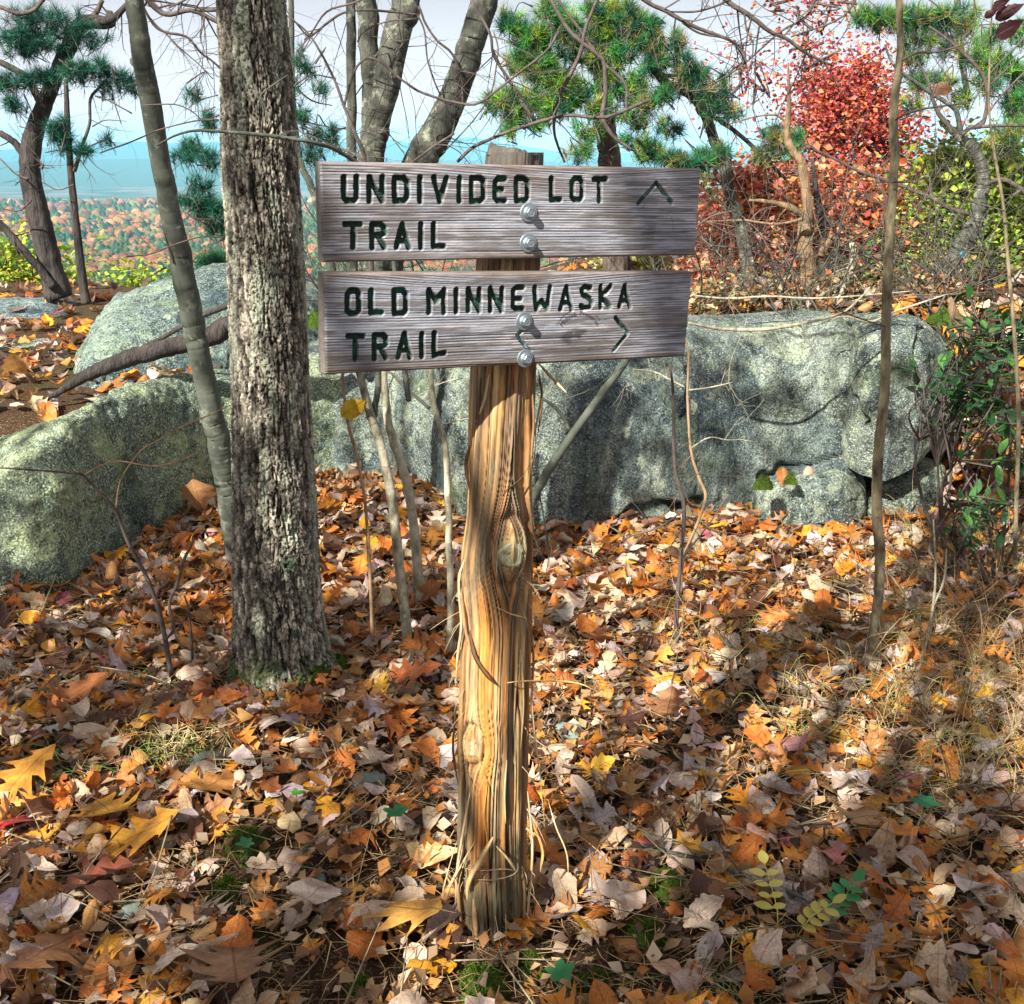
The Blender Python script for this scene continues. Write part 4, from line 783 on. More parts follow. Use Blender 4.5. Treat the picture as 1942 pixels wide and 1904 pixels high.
pine('bushy pine with thick brown trunk directly above the post', P(1170, 610, 7.0),
     [([(1118, -60, 28), (1122, 0, 30), (1133, 83, 30), (1143, 166, 31), (1148, 230, 36), (1156, 305, 44), (1163, 400, 50), (1170, 520, 52), (1175, 620, 56)], 7.0)],
     [([(1132, 0, 6), (1110, 55, 7), (1099, 105, 8), (1063, 178, 7), (1051, 228, 6), (1054, 264, 5), (1071, 308, 4)], 6.0), ([(1040, -10, 7), (1079, 58, 8), (1132, 103, 8), (1146, 122, 9), (1148, 180, 9), (1143, 225, 10), (1165, 260, 8), (1200, 285, 5)], 6.0), ([(1146, 122, 6), (1185, 158, 6), (1188, 194, 5), (1186, 230, 3)], 6.0), ([(1140, 130, 8), (1080, 110, 6), (1000, 90, 4), (960, 80, 3)], 6.9), ([(1143, 200, 7), (1090, 190, 5), (1020, 190, 4), (960, 180, 3)], 6.9), ([(1145, 215, 6), (1210, 212, 5), (1260, 190, 4)], 6.8), ([(1058, 0, 5), (1095, 50, 6), (1115, 80, 6), (1142, 112, 7)], 6.1)],
     [(985, 55, 28, 26, 14), (960, 30, 22, 22, 7), (1020, 70, 34, 24, 26), (1065, 40, 34, 30, 22), (1090, 80, 34, 30, 26), (1155, 60, 32, 34, 26), (1195, 40, 32, 28, 24), (1175, 90, 34, 26, 22), (985, 115, 30, 18, 16), (1020, 130, 40, 24, 26), (1060, 150, 36, 22, 22), (960, 185, 34, 12, 14), (1010, 190, 36, 18, 26), (1060, 195, 34, 20, 22), (1095, 170, 28, 22, 18), (975, 220, 26, 14, 10), (1020, 228, 28, 12, 9), (1190, 160, 34, 22, 18), (1215, 185, 30, 16, 14), (1200, 220, 36, 18, 14), (1110, 250, 26, 22, 10), (960, 250, 22, 12, 5), (1215, 270, 36, 20, 12), (1160, 20, 30, 18, 14), (1130, 20, 30, 18, 12), (1040, 15, 26, 14, 10), (1140, 120, 34, 26, 16), (1130, 200, 40, 20, 12), (1270, 240, 30, 16, 8), (1240, 290, 34, 14, 12), (1100, 290, 30, 14, 8), (930, 200, 16, 10, 4)], 6.7, GR+GR+BG, 'pine_bark', 34, .12, .0026)
pine('pine leaning left with a pale lower trunk right of the sign', P(1431, 590, 6.4),
     [([(1195, 60, 8), (1232, 108, 13), (1260, 155, 17), (1307, 178, 18), (1335, 211, 20), (1354, 264, 20), (1371, 305, 21), (1384, 367, 22), (1404, 434, 24), (1418, 501, 25), (1433, 600, 27)], 6.4)],
     [([(1345, 217, 9), (1375, 235, 9), (1410, 262, 8), (1440, 290, 8), (1490, 340, 6)], 6.3), ([(1307, 178, 10), (1290, 150, 10), (1240, 140, 6)], 6.4), ([(1294, 120, 5), (1300, 150, 8), (1311, 184, 10)], 6.4), ([(1384, 367, 4), (1350, 330, 3), (1330, 320, 2)], 6.3), ([(1390, 400, 4), (1350, 410, 4), (1320, 430, 3)], 6.3), ([(1410, 440, 4), (1440, 400, 3), (1480, 390, 2)], 6.3)],
     [(1190, 30, 26, 22, 16), (1225, 60, 30, 26, 24), (1250, 95, 26, 24, 20), (1285, 85, 12, 30, 14), (1300, 130, 20, 26, 22), (1325, 140, 20, 20, 14), (1240, 125, 30, 16, 14), (1265, 170, 26, 12, 10), (1340, 175, 22, 16, 12), (1355, 205, 20, 14, 10), (1240, 190, 24, 10, 7), (1285, 300, 34, 12, 22), (1340, 300, 26, 14, 16), (1371, 285, 16, 14, 9), (1320, 310, 26, 8, 9), (1385, 215, 22, 14, 9), (1375, 150, 10, 22, 6), (1490, 270, 34, 26, 18), (1465, 255, 20, 16, 10), (1450, 290, 20, 14, 9)], 6.2, GR[:2]+BG+((.05, .17, .05),), 'grey_bark', 32, .10, .0024)
t_ = pine('crooked pine with pale leaning lower trunk and a blue trail marker', P(1750, 600, 6.2),
     [([(1751, 610, 44), (1763, 585, 39), (1783, 540, 36), (1808, 494, 34), (1838, 444, 33), (1852, 415, 28), (1858, 384, 27), (1864, 350, 23), (1862, 317, 22), (1842, 277, 20), (1815, 257, 14), (1798, 236, 10)], 6.2)],
     [([(1815, 257, 9), (1795, 234, 10), (1780, 215, 9), (1768, 185, 7), (1758, 150, 6), (1741, 117, 4)], 6.2), ([(1822, 250, 11), (1815, 215, 10), (1808, 204, 9), (1785, 188, 8), (1762, 174, 8), (1735, 155, 7), (1711, 137, 6), (1690, 115, 5), (1678, 85, 4)], 6.2), ([(1824, 256, 9), (1840, 242, 9), (1862, 237, 9), (1872, 200, 8), (1872, 167, 8), (1858, 134, 7), (1822, 97, 6), (1790, 70, 5), (1762, 50, 4)], 6.15),
      ([(1838, 406, 8), (1800, 395, 8), (1762, 374, 7), (1695, 347, 7), (1628, 324, 6), (1580, 300, 5), (1528, 277, 4)], 6.1), ([(1862, 240, 7), (1900, 238, 6), (1960, 238, 5)], 6.1), ([(1866, 350, 8), (1900, 340, 9), (1930, 355, 9), (1960, 380, 9)], 6.1), ([(1835, 180, 12), (1830, 150, 12), (1822, 95, 13), (1818, 50, 13), (1815, -10, 13)], 7.0), ([(1772, 50, 7), (1800, 48, 7), (1824, 60, 8)], 6.9)],
     [(1640, 30, 22, 12, 12), (1680, 35, 34, 18, 26), (1730, 35, 38, 20, 26), (1780, 30, 38, 24, 26), (1830, 40, 26, 24, 14), (1745, 75, 36, 12, 12), (1730, 110, 30, 10, 8), (1790, 90, 26, 14, 9), (1850, 110, 26, 16, 12), (1900, 120, 36, 20, 20), (1935, 140, 20, 24, 12), (1870, 155, 28, 16, 14), (1920, 190, 30, 22, 18), (1740, 150, 34, 12, 12), (1790, 150, 26, 12, 8), (1900, 260, 36, 20, 16), (1830, 185, 20, 12, 7), (1735, 195, 22, 10, 5), (1890, 60, 14, 10, 4)], 6.6, GR+BG, 'grey_bark', 32, .11, .0024)
p_ = P(1818, 481, 6.2)-np.array([0, .065, 0]); a_ = np.arange(20)*2*np.pi/20
ring_ = lambda r, dy: np.stack([p_[0]+np.cos(a_)*r, np.full(20, p_[1]+dy), p_[2]+np.sin(a_)*r], -1)
V = np.vstack([ring_(.020, .006), ring_(.020, -.002), ring_(.018, -.004), [p_-[0, .004, 0]]]); j = np.arange(20); k = (j+1) % 20
mk('trail_marker', V, [np.concatenate([np.stack([i*20+j, i*20+k, (i+1)*20+k, (i+1)*20+j], -1) for i in range(2)]), np.stack([40+j, 40+k, np.full(20, 60)], -1)], M['blaze_blue'], t_)
# a trunk and a pine beyond, further right
pine('dark pine at the right edge behind the crooked one', P(1915, 600, 7.6), [([(1905, 260, 14), (1918, 330, 16), (1905, 380, 15), (1925, 450, 18), (1935, 540, 22), (1935, 620, 24)], 7.6)], [([(1910, 380, 8), (1930, 330, 8), (1960, 300, 7)], 7.5)],
     [(1900, 300, 40, 34, 34), (1930, 230, 30, 26, 22), (1925, 390, 34, 34, 28), (1890, 440, 30, 30, 18), (1925, 480, 34, 30, 20), (1870, 90, 30, 24, 14), (1930, 60, 24, 24, 10), (1840, 330, 24, 24, 8)], 7.5, GR[:3], 'dark_bark', 30, .12)

# snags
def snag(label, base, limbs, mat='snag_wood', group=None):
    t_ = thing('dead_tree', base, label, 'tree', group)
    for i, (l_, Y_) in enumerate(limbs): limb(t_, l_, Y_, mat, 'trunk' if i == 0 else 'branch', 12 if l_[0][2] > 7 or l_[-1][2] > 9 else 6, 6, .16, tw=3 if l_[-1][2] < 12 else 6, tl=.22)
snag('split brown dead trunk in front of the red tree', P(1551, 585, 5.8), [([(1494, 120, 4), (1497, 187, 8), (1493, 230, 12), (1494, 267, 14), (1508, 292, 16), (1521, 317, 19), (1531, 384, 21), (1526, 430, 26), (1528, 468, 30), (1538, 551, 34), (1556, 610, 42)], 5.8),
     ([(1556, 488, 16), (1568, 463, 13), (1582, 448, 12)], 5.75), ([(1528, 410, 16), (1490, 390, 12), (1450, 382, 8), (1420, 380, 5)], 5.8), ([(1525, 415, 7), (1470, 425, 5), (1410, 418, 4), (1340, 420, 2)], 5.7), ([(1493, 232, 5), (1470, 218, 4), (1430, 222, 3), (1385, 235, 2)], 5.8)])
snag('short pale broken snag with a snapped off top', P(1597, 585, 5.5), [([(1616, 462, 13), (1620, 480, 14), (1616, 501, 14), (1603, 535, 13), (1592, 570, 14), (1585, 610, 18)], 5.5)], 'pale_bark')
t_ = thing('dead_tree', P(1561, 590, 6.6), 'straight dark trunk just behind the split brown one', 'tree'); limb(t_, [(1540, 300, 7), (1550, 380, 14), (1558, 418, 17), (1561, 528, 18), (1563, 610, 20)], 6.6, 'dark_bark', 'trunk', 12, 6, .08, tw=10, tl=.5, lvl=2)
t_ = thing('dead_tree', P(1285, 585, 7.2), 'grey stub of a trunk with a crooked arm right of the lower board', 'tree'); limb(t_, [(1272, 400, 10), (1278, 450, 13), (1285, 520, 15), (1292, 600, 18)], 7.2, 'grey_bark', 'trunk', 10, 5, .08); limb(t_, [(1280, 460, 8), (1262, 445, 7), (1230, 430, 5), (1200, 425, 4)], 7.1, 'twig_bark', 'branch', 6, 4, .1, tw=5)

# broadleaf crowns and brush
def c_far(pts, cx_, cy_, Y, n): c = P(cx_, cy_, Y); return c+(pts[:n//4]-c)*1.3
def bushy(name, label, cat, base, stems, blobs, Y, size, cols, mat='twig_bark', group=None, lm='foliage', tw=8, tl=.6, elong=1.5, lvl=2):
    t_ = thing(name, base, label, cat, group); mb = MB(); tips = []
    for l_, Y_ in stems: limb(t_, l_, Y_, mat, 'stem' if cat == 'shrub' else 'trunk', 8, 5, .1, tw=tw, tl=tl, lvl=lvl, up=.06)
    bt = MB()
    for (cx_, cy_, rx, ry, n) in blobs:
        n = int(n*(3.0 if cat == 'tree' else 3.4))
        pts = blob_pts((cx_, cy_), Y, rx, ry, n); cl = pts[rng.integers(0, n, max(3, n//22))]; pts = np.vstack([cl[rng.integers(0, len(cl), n*3//4)]+rng.normal(0, size*2.4, (n*3//4, 3)), c_far(pts, cx_, cy_, Y, n)]); leaves_cloud(mb, pts, size*(.42 if cat == 'tree' else .75), cols, elong)
        c0 = P(cx_, cy_+ry*.7, Y)
        for p in cl[:max(3, n//110)]: bt.add(*tube([c0+rng.normal(0, .05, 3), (c0+p)/2+rng.normal(0, .08, 3), p], [.010, .007, .003], 4, 3, .1, False))
    bt.build('twigs', M[mat], t_); mb.build('leaves', M[lm], t_); return t_
RED = ((.58, .10, .06), (.66, .18, .07), (.46, .06, .08), (.70, .30, .12), (.36, .06, .08), (.62, .20, .16)); RST = ((.56, .14, .05), (.64, .24, .08), (.40, .09, .04), (.52, .10, .10), (.70, .34, .18), (.66, .48, .22))
bushy('maple_tree', 'maple with bright red autumn leaves beyond the brush', 'tree', P(1610, 590, 8.0), [([(1590, 210, 4), (1580, 300, 8), (1600, 420, 12), (1610, 600, 15)], 8.0), ([(1530, 40, 2), (1540, 140, 3), (1560, 260, 4), (1590, 400, 8)], 8.0), ([(1660, 180, 3), (1640, 290, 5), (1605, 420, 8)], 8.0)],
      [(1620, 150, 46, 34, 240), (1650, 140, 24, 26, 150), (1590, 190, 62, 34, 520), (1560, 180, 34, 20, 110), (1650, 200, 70, 38, 360), (1600, 240, 95, 38, 560), (1530, 220, 40, 30, 120), (1660, 250, 40, 30, 300), (1550, 260, 50, 26, 240), (1560, 300, 40, 26, 170), (1640, 290, 50, 20, 210), (1700, 310, 44, 26, 230), (1720, 250, 30, 26, 110), (1480, 20, 26, 18, 30), (1540, 15, 40, 18, 40), (1600, 10, 30, 14, 30), (1560, 40, 24, 12, 14), (1530, 80, 14, 14, 30), (1545, 118, 30, 22, 44), (1450, 155, 30, 24, 34), (1400, 130, 16, 14, 22), (1430, 130, 24, 16, 22), (1350, 150, 24, 22, 26), (1540, 150, 40, 18, 60), (1370, 190, 20, 14, 12), (1760, 330, 30, 22, 90)], 7.9, .055, RED, tw=14, tl=1.0)
for (lab, X_, Y_, st, bl, sz, co) in [
    ('rusty brown leafed bush low behind the dead trunk', 1620, 7.2, [[(1600, 380, 4), (1610, 480, 7), (1620, 600, 9)], [(1680, 370, 3), (1660, 470, 5), (1630, 600, 7)], [(1560, 380, 3), (1580, 490, 5), (1610, 600, 7)]], [(1620, 370, 70, 30, 230), (1600, 420, 90, 34, 310), (1690, 420, 60, 34, 190), (1560, 350, 60, 26, 130), (1640, 480, 90, 36, 210), (1720, 480, 60, 26, 130), (1480, 380, 60, 34, 150), (1500, 440, 60, 34, 120)], .05, RST),
    ('orange pink leafed brush just right of the boards', 1370, 6.8, [[(1350, 400, 3), (1360, 500, 5), (1375, 600, 7)], [(1420, 400, 3), (1400, 500, 5), (1380, 600, 7)]], [(1360, 440, 50, 40, 260), (1420, 460, 50, 40, 260), (1370, 520, 60, 34, 380), (1450, 520, 50, 40, 300), (1340, 560, 50, 26, 260), (1420, 570, 70, 22, 260), (1400, 350, 40, 24, 110), (1450, 330, 40, 22, 110)], .045, ((.62, .26, .14), (.55, .14, .08), (.66, .34, .16), (.50, .12, .10), (.78, .46, .34))),
    ('red leafed brush under the leaning crooked pine', 1780, 7.4, [[(1760, 380, 3), (1765, 480, 5), (1775, 600, 7)], [(1800, 420, 3), (1790, 520, 5), (1780, 600, 6)]], [(1760, 380, 50, 24, 150), (1780, 440, 50, 26, 150), (1740, 440, 40, 26, 150), (1800, 500, 60, 24, 130)], .05, RST),
    ('yellow green leafed brush between the sign and the pines', 1260, 7.8, [[(1240, 480, 3), (1250, 540, 5), (1260, 610, 6)], [(1330, 380, 3), (1300, 500, 5), (1270, 610, 6)]], [(1240, 500, 90, 24, 330), (1340, 380, 40, 40, 110), (1330, 450, 34, 30, 110), (1200, 500, 60, 16, 150), (1430, 400, 34, 24, 70)], .045, ((.40, .42, .08), (.55, .50, .16), (.30, .38, .08), (.6, .55, .3))),
    ('bright yellow green bush behind the crooked pine', 1850, 7.1, [[(1840, 330, 4), (1845, 450, 6), (1850, 620, 8)], [(1910, 300, 4), (1890, 450, 6), (1860, 620, 8)]], [(1700, 470, 50, 26, 160), (1740, 400, 30, 24, 90), (1790, 350, 40, 40, 260), (1800, 420, 60, 40, 380), (1880, 340, 50, 50, 420), (1900, 430, 60, 50, 480), (1860, 500, 80, 40, 420), (1780, 500, 60, 34, 260), (1920, 520, 50, 50, 330), (1740, 450, 34, 30, 110), (1690, 430, 40, 30, 110), (1800, 300, 34, 20, 80)], .045, ((.22, .36, .04), (.34, .46, .05), (.14, .26, .04), (.44, .50, .08))),
    ('fiery orange bush between the leaning pale pine and the split snag', 1460, 6.9, [[(1440, 380, 3), (1450, 500, 5), (1465, 600, 7)], [(1490, 400, 3), (1480, 500, 5), (1470, 600, 7)]], [(1440, 400, 50, 34, 200), (1470, 460, 60, 34, 300), (1440, 520, 60, 30, 280), (1500, 540, 50, 26, 180)], .045, ((.60, .20, .05), (.5, .12, .04), (.42, .22, .06), (.55, .35, .10))),
    ('low russet and straw coloured thicket right behind the big boulder', 1560, 5.6, [[(1540, 530, 3), (1550, 570, 4), (1560, 610, 5)], [(1620, 530, 3), (1600, 570, 4), (1570, 610, 5)]], [(1350, 575, 60, 20, 130), (1450, 575, 70, 20, 150), (1560, 575, 80, 20, 150), (1680, 570, 80, 22, 150), (1790, 570, 70, 24, 110)], .035, ((.36, .14, .06), (.45, .28, .12), (.2, .2, .07), (.5, .4, .22))),
    ('dark green undergrowth below the red brush', 1680, 6.6, [[(1650, 530, 3), (1660, 570, 4), (1670, 610, 5)], [(1720, 530, 3), (1700, 570, 4), (1680, 610, 5)]], [(1660, 540, 80, 26, 330), (1620, 570, 60, 20, 150), (1720, 560, 60, 30, 260), (1850, 560, 90, 30, 330)], .045, ((.06, .13, .05), (.10, .18, .05), (.22, .18, .08), (.16, .10, .06))),
    ('yellow green sunlit bush at the far left edge over the cliff', 60, 9.6, [[(30, 460, 4), (50, 530, 6), (70, 620, 8)], [(110, 480, 4), (90, 540, 6), (75, 620, 8)]], [(10, 480, 40, 24, 120), (80, 515, 45, 26, 160), (30, 545, 60, 24, 220), (110, 548, 40, 16, 120)], .055, ((.30, .44, .04), (.45, .55, .05), (.20, .34, .05), (.5, .45, .08))),
    ('small light green bush peeping over the rounded boulder', 235, 9.8, [[(230, 550, 3), (235, 580, 4), (240, 620, 5)], [(255, 540, 3), (245, 580, 4), (240, 620, 5)]], [(225, 560, 26, 16, 110), (265, 535, 24, 14, 110), (200, 575, 20, 12, 60)], .05, ((.30, .44, .06), (.45, .55, .08)))]:
    bushy('shrub', lab, 'shrub', P(X_, 600, Y_), [(s, Y_) for s in st], bl, Y_, sz, co, tw=12, tl=.5)
# green pine sprays at the top of the rounded boulder
t_ = thing('young_pine', P(410, 560, 8.2), 'low blue green pine sprays over the rounded boulder top', 'shrub'); mb = MB(); tips = []
limb(t_, [(400, 490, 4), (410, 530, 6), (420, 590, 8)], 8.2, 'twig_bark', 'stem', 6, 4, .1)
for p in blob_pts((405, 490), 8.2, 40, 12, 60): tips.append((p, np.array([rng.normal(0, .6), rng.normal(0, .4), .6])))
needle_tufts(mb, tips, 34, .12, .003, BG+GR[:2]); mb.build('needles', M['needles'], t_)

# bare grey brush crowding behind the big boulder: each bush is its own thing
for i, (x_, Y_) in enumerate([(1290, 5.9), (1360, 5.6), (1440, 6.3), (1490, 5.4), (1560, 5.2), (1640, 5.8), (1700, 5.5), (1760, 5.6), (1820, 5.2), (1880, 5.6), (1345, 7.5), (1600, 7.5), (700, 5.6), (820, 5.8)]):
    b_ = P(x_, 602+rng.uniform(-6, 10), Y_); t_ = thing('shrub', b_, ['bare grey bush right at the end of the lower board behind the boulder', 'bare twiggy bush left of the leaning pine foot', 'bare bush right at the foot of the leaning pale pine', 'low bare bush just left of the split brown dead trunk', 'bare bush right of the split brown dead trunk in front of it', 'bare bush just left of the bright slender trunk behind the boulder', 'bare bush just right of the bright slender trunk behind the boulder', 'bare bush left of the crooked pine foot', 'bare bush right of the crooked pine foot near the laurel', 'rightmost bare bush behind the laurel', 'far bare bush behind the leaning pale pine', 'far bare bush behind the short pale snag', 'bare grey bush glimpsed between the boards at their left', 'bare grey bush glimpsed between the boards just left of the post'][i], 'shrub', 'bare twiggy bushes'); mb = MB(); tp_ = []
    for s in range(7): twigs(mb, b_+rng.normal(0, .08, 3)*[1, 1, 0]-[0, 0, .1], [rng.normal(0, .6), rng.normal(0, .3), .8], rng.uniform(.5, 1.1), .006, 2, tp_, bend=.4, n=4, sides=4)
    mb.build('stem', M['grey_bark' if i % 2 else 'twig_bark'], t_)
for lab, l_, Y_ in (('long pale bare branch lying along the top of the big boulder', [(1305, 612, 6), (1374, 624, 7), (1454, 624, 7), (1528, 612, 6), (1595, 594, 5), (1628, 568, 4), (1650, 545, 3)], 4.1), ('thin pale branch stretching level above the boulder top', [(1310, 560, 3), (1380, 566, 4), (1460, 562, 4), (1540, 566, 4), (1640, 560, 3), (1730, 552, 2)], 4.8), ('grey forked branch bending over the mossy block', [(1560, 612, 2), (1600, 600, 4), (1650, 610, 5), (1700, 590, 4), (1790, 560, 3)], 4.4)):
    t_ = thing('fallen_branch', P(l_[1][0], l_[1][1], Y_), lab, 'branch'); limb(t_, l_, Y_, 'pale_bark', 'stem', 7, 5, .12, tw=9, tl=.2, lvl=1)

# a branch reaching in from a tree beyond the top of the frame
t_ = thing('overhanging_branch', P(1300, -60, 3.6), 'dark bare forked boughs hanging into the sky above the leaning pine', 'branch')
for l_ in ([(1150, -60, 9), (1221, 0, 8), (1265, 22, 8), (1318, 51, 7), (1382, 75, 6), (1402, 94, 5), (1414, 120, 4)], [(1330, -60, 10), (1377, 0, 9), (1418, 27, 9), (1461, 60, 8), (1491, 73, 7), (1528, 100, 6), (1578, 124, 4)], [(1294, 43, 4), (1327, 63, 4), (1382, 75, 4), (1414, 107, 4), (1388, 134, 3)],
           [(1560, -40, 5), (1530, 30, 5), (1480, 60, 4), (1400, 130, 3), (1330, 170, 2)], [(1640, -40, 4), (1600, 30, 4), (1500, 70, 3)], [(1265, 22, 3), (1330, 20, 4), (1400, -10, 4), (1430, -50, 4)]): limb(t_, l_, 3.6, 'twig_bark', 'branch', 6, 5, .1, tw=9, tl=.28, tr=.5)
t_ = thing('overhanging_branch', P(300, -60, 3.4), 'dark crooked boughs between leaning sapling and furrowed trunk at the top', 'branch')
for l_ in ([(262, -40, 8), (280, 0, 9), (314, 27, 9), (361, 20, 8), (404, 37, 8), (460, 70, 7)], [(270, 10, 5), (290, 45, 5), (311, 60, 5), (354, 70, 4), (381, 100, 4), (404, 117, 4), (440, 150, 4)], [(311, 60, 3), (340, 90, 3), (375, 120, 2), (404, 150, 2)], [(404, -30, 4), (350, 0, 4), (320, 15, 3)]): limb(t_, l_, 3.9, 'twig_bark', 'branch', 6, 5, .1, tw=9, tl=.28, tr=.5)
t_ = thing('overhanging_branch', P(1900, -60, 3.6), 'thin dark twigs crossing the sky in the top right corner', 'branch')
for l_ in ([(1960, 120, 4), (1900, 180, 4), (1860, 230, 3), (1800, 260, 2)], [(1990, 20, 4), (1935, 80, 4), (1870, 150, 3), (1820, 250, 2)], [(1840, -40, 3), (1850, 30, 3), (1835, 100, 2)]): limb(t_, l_, 3.6, 'twig_bark', 'branch', 5, 5, .1, tw=7, tl=.25, tr=.5)

# stems behind the post
def stems(name, label, cat, base, ls, group=None):
    t_ = thing(name, base, label, cat, group)
    for i, (l_, Y_, mt, tw) in enumerate(ls): limb(t_, l_, Y_, mt, 'stem' if l_[-1][2] > 5 else 'branch', 10, 6, .07, tw=tw, tl=.22, lvl=1)
    return t_
b_ = lambda x, y: float(H/np.tan(TH+np.arctan((y-952)/2050)))
stems('sapling', 'pale sapling stem forking under the lower board nearest the furrowed trunk', 'tree', P(773, 1245, b_(773, 1245)), [([(640, 560, 10), (660, 640, 12), (684, 715, 14), (702, 785, 17), (718, 830, 17), (733, 890, 18), (745, 960, 19), (758, 1080, 19), (770, 1180, 19), (773, 1255, 20)], [3.1, 3.05], 'pale_bark', 0), ([(700, 560, 8), (712, 640, 10), (718, 715, 12), (712, 770, 12), (706, 800, 13)], 3.1, 'smooth_bark', 0)])
stems('sapling', 'pale sapling in the middle of the three behind the post', 'tree', P(797, 1165, b_(797, 1150)), [([(725, 560, 12), (727, 660, 13), (728, 720, 14), (736, 800, 16), (752, 850, 17), (772, 920, 18), (785, 1000, 18), (793, 1090, 19), (797, 1165, 19)], [3.5, 3.35], 'pale_bark', 1)])
stems('sapling', 'white barked slender sapling closest to the post on its left', 'tree', P(858, 1240, b_(858, 1225)), [([(815, 560, 8), (817, 650, 8), (819, 740, 10), (828, 790, 11), (845, 850, 12), (850, 960, 13), (853, 1060, 13), (855, 1150, 13), (852, 1240, 13)], [3.05, 3.0], 'pale_bark', 0), ([(740, 706, 5), (775, 740, 6), (815, 775, 7)], 3.1, 'smooth_bark', 0), ([(842, 805, 3), (865, 798, 3), (895, 792, 2)], 3.05, 'pale_bark', 1), ([(800, 760, 2), (820, 735, 2), (860, 720, 2), (900, 715, 1)], 3.15, 'pale_bark', 2)])
t_ = stems('sapling', 'very thin brown stem holding one yellow leaf below the lower board', 'tree', P(707, 1210, b_(707, 1190)), [([(640, 560, 4), (649, 700, 5), (658, 790, 6), (678, 870, 6), (692, 950, 6), (700, 1060, 7), (707, 1215, 7)], [3.1, 3.05], 'dry_stem', 1)])
HOLD = t_
stems('sapling', 'bluish grey stem slanting from the post up to the lower board', 'tree', P(1010, 950, 2.9), [([(1235, 600, 13), (1190, 680, 14), (1150, 735, 15), (1110, 790, 16), (1060, 860, 17), (1025, 920, 18), (1000, 970, 19), (975, 1050, 20), (960, 1120, 21)], [2.9, 2.75], 'smooth_bark', 2), ([(1022, 752, 5), (1050, 770, 7), (1070, 795, 7), (1080, 815, 7)], 2.85, 'smooth_bark', 1)])
stems('sapling', 'bright slender trunk standing in front of the boulders at right', 'tree', P(1655, 1262, b_(1655, 1256)), [([(1702, -80, 13), (1704, 0, 13), (1708, 83, 14), (1703, 140, 15), (1696, 200, 17), (1696, 300, 18), (1691, 400, 18), (1683, 534, 19), (1680, 630, 19), (1678, 740, 19), (1667, 851, 20), (1663, 943, 20), (1668, 1053, 20), (1667, 1120, 19), (1660, 1182, 19), (1655, 1262, 22)], [3.0, 2.95], 'sap_bark', 2),
    ([(1710, 115, 3), (1740, 100, 5), (1780, 98, 4), (1840, 80, 2)], 2.95, 'twig_bark', 3), ([(1698, 228, 4), (1720, 215, 5), (1760, 205, 4), (1840, 195, 2)], 2.95, 'twig_bark', 3), ([(1690, 345, 3), (1720, 345, 4), (1740, 347, 3)], 2.95, 'twig_bark', 0), ([(1680, 620, 3), (1620, 600, 2.5), (1560, 575, 2)], 2.95, 'twig_bark', 2)])
FALLR = stems('sapling', 'very thin brown sapling near the right edge with last leaves at its top', 'tree', P(1925, 900, 3.3), [([(1885, -30, 3), (1882, 10, 3), (1875, 167, 4), (1882, 267, 5), (1902, 384, 6), (1912, 501, 7), (1920, 585, 7), (1928, 703, 8), (1932, 806, 8), (1928, 930, 8), (1925, 1060, 8)], [3.3, 3.4], 'sap_bark', 0), ([(1880, 160, 2), (1910, 130, 3), (1950, 100, 2)], 3.3, 'twig_bark', 2), ([(1905, 400, 2), (1870, 390, 3), (1810, 375, 2)], 3.3, 'twig_bark', 3)])
stems('shrub', 'dark thin leafless stem between the sign and the right sapling', 'shrub', P(1282, 1235, b_(1282, 1225)), [([(1270, 690, 4), (1277, 751, 6), (1280, 887, 7), (1297, 961, 8), (1290, 1071, 8), (1284, 1150, 9), (1282, 1240, 10)], 3.05, 'twig_bark', 6), ([(1300, 965, 4), (1250, 1000, 4), (1190, 1020, 3), (1140, 1060, 2)], 2.95, 'twig_bark', 4), ([(1292, 1060, 4), (1340, 1000, 3), (1380, 940, 2)], 2.95, 'twig_bark', 3)])
stems('shrub', 'curving tan leafless stem hugging the boulder face', 'shrub', P(1292, 1110, 3.5), [([(1300, 640, 3), (1306, 678, 4), (1304, 751, 5), (1310, 851, 5), (1325, 905, 6), (1338, 943, 6), (1320, 1000, 6), (1296, 1060, 6), (1290, 1130, 7)], 3.4, 'dry_stem', 7), ([(1300, 735, 3), (1270, 720, 4), (1240, 705, 3), (1200, 700, 2)], 3.4, 'pale_bark', 4), ([(1305, 740, 3), (1345, 735, 3), (1390, 725, 2)], 3.4, 'pale_bark', 4), ([(1310, 850, 3), (1345, 830, 3), (1380, 835, 2)], 3.4, 'pale_bark', 2)])
stems('shrub', 'forked white bare stem rising from the dry brush at right', 'shrub', P(1735, 1300, b_(1735, 1290)), [([(1770, 985, 3), (1774, 1071, 4), (1770, 1145, 5), (1752, 1237, 5), (1735, 1300, 6)], 2.9, 'pale_bark', 2), ([(1795, 1040, 3), (1790, 1100, 4), (1770, 1150, 4)], 2.9, 'pale_bark', 1)])
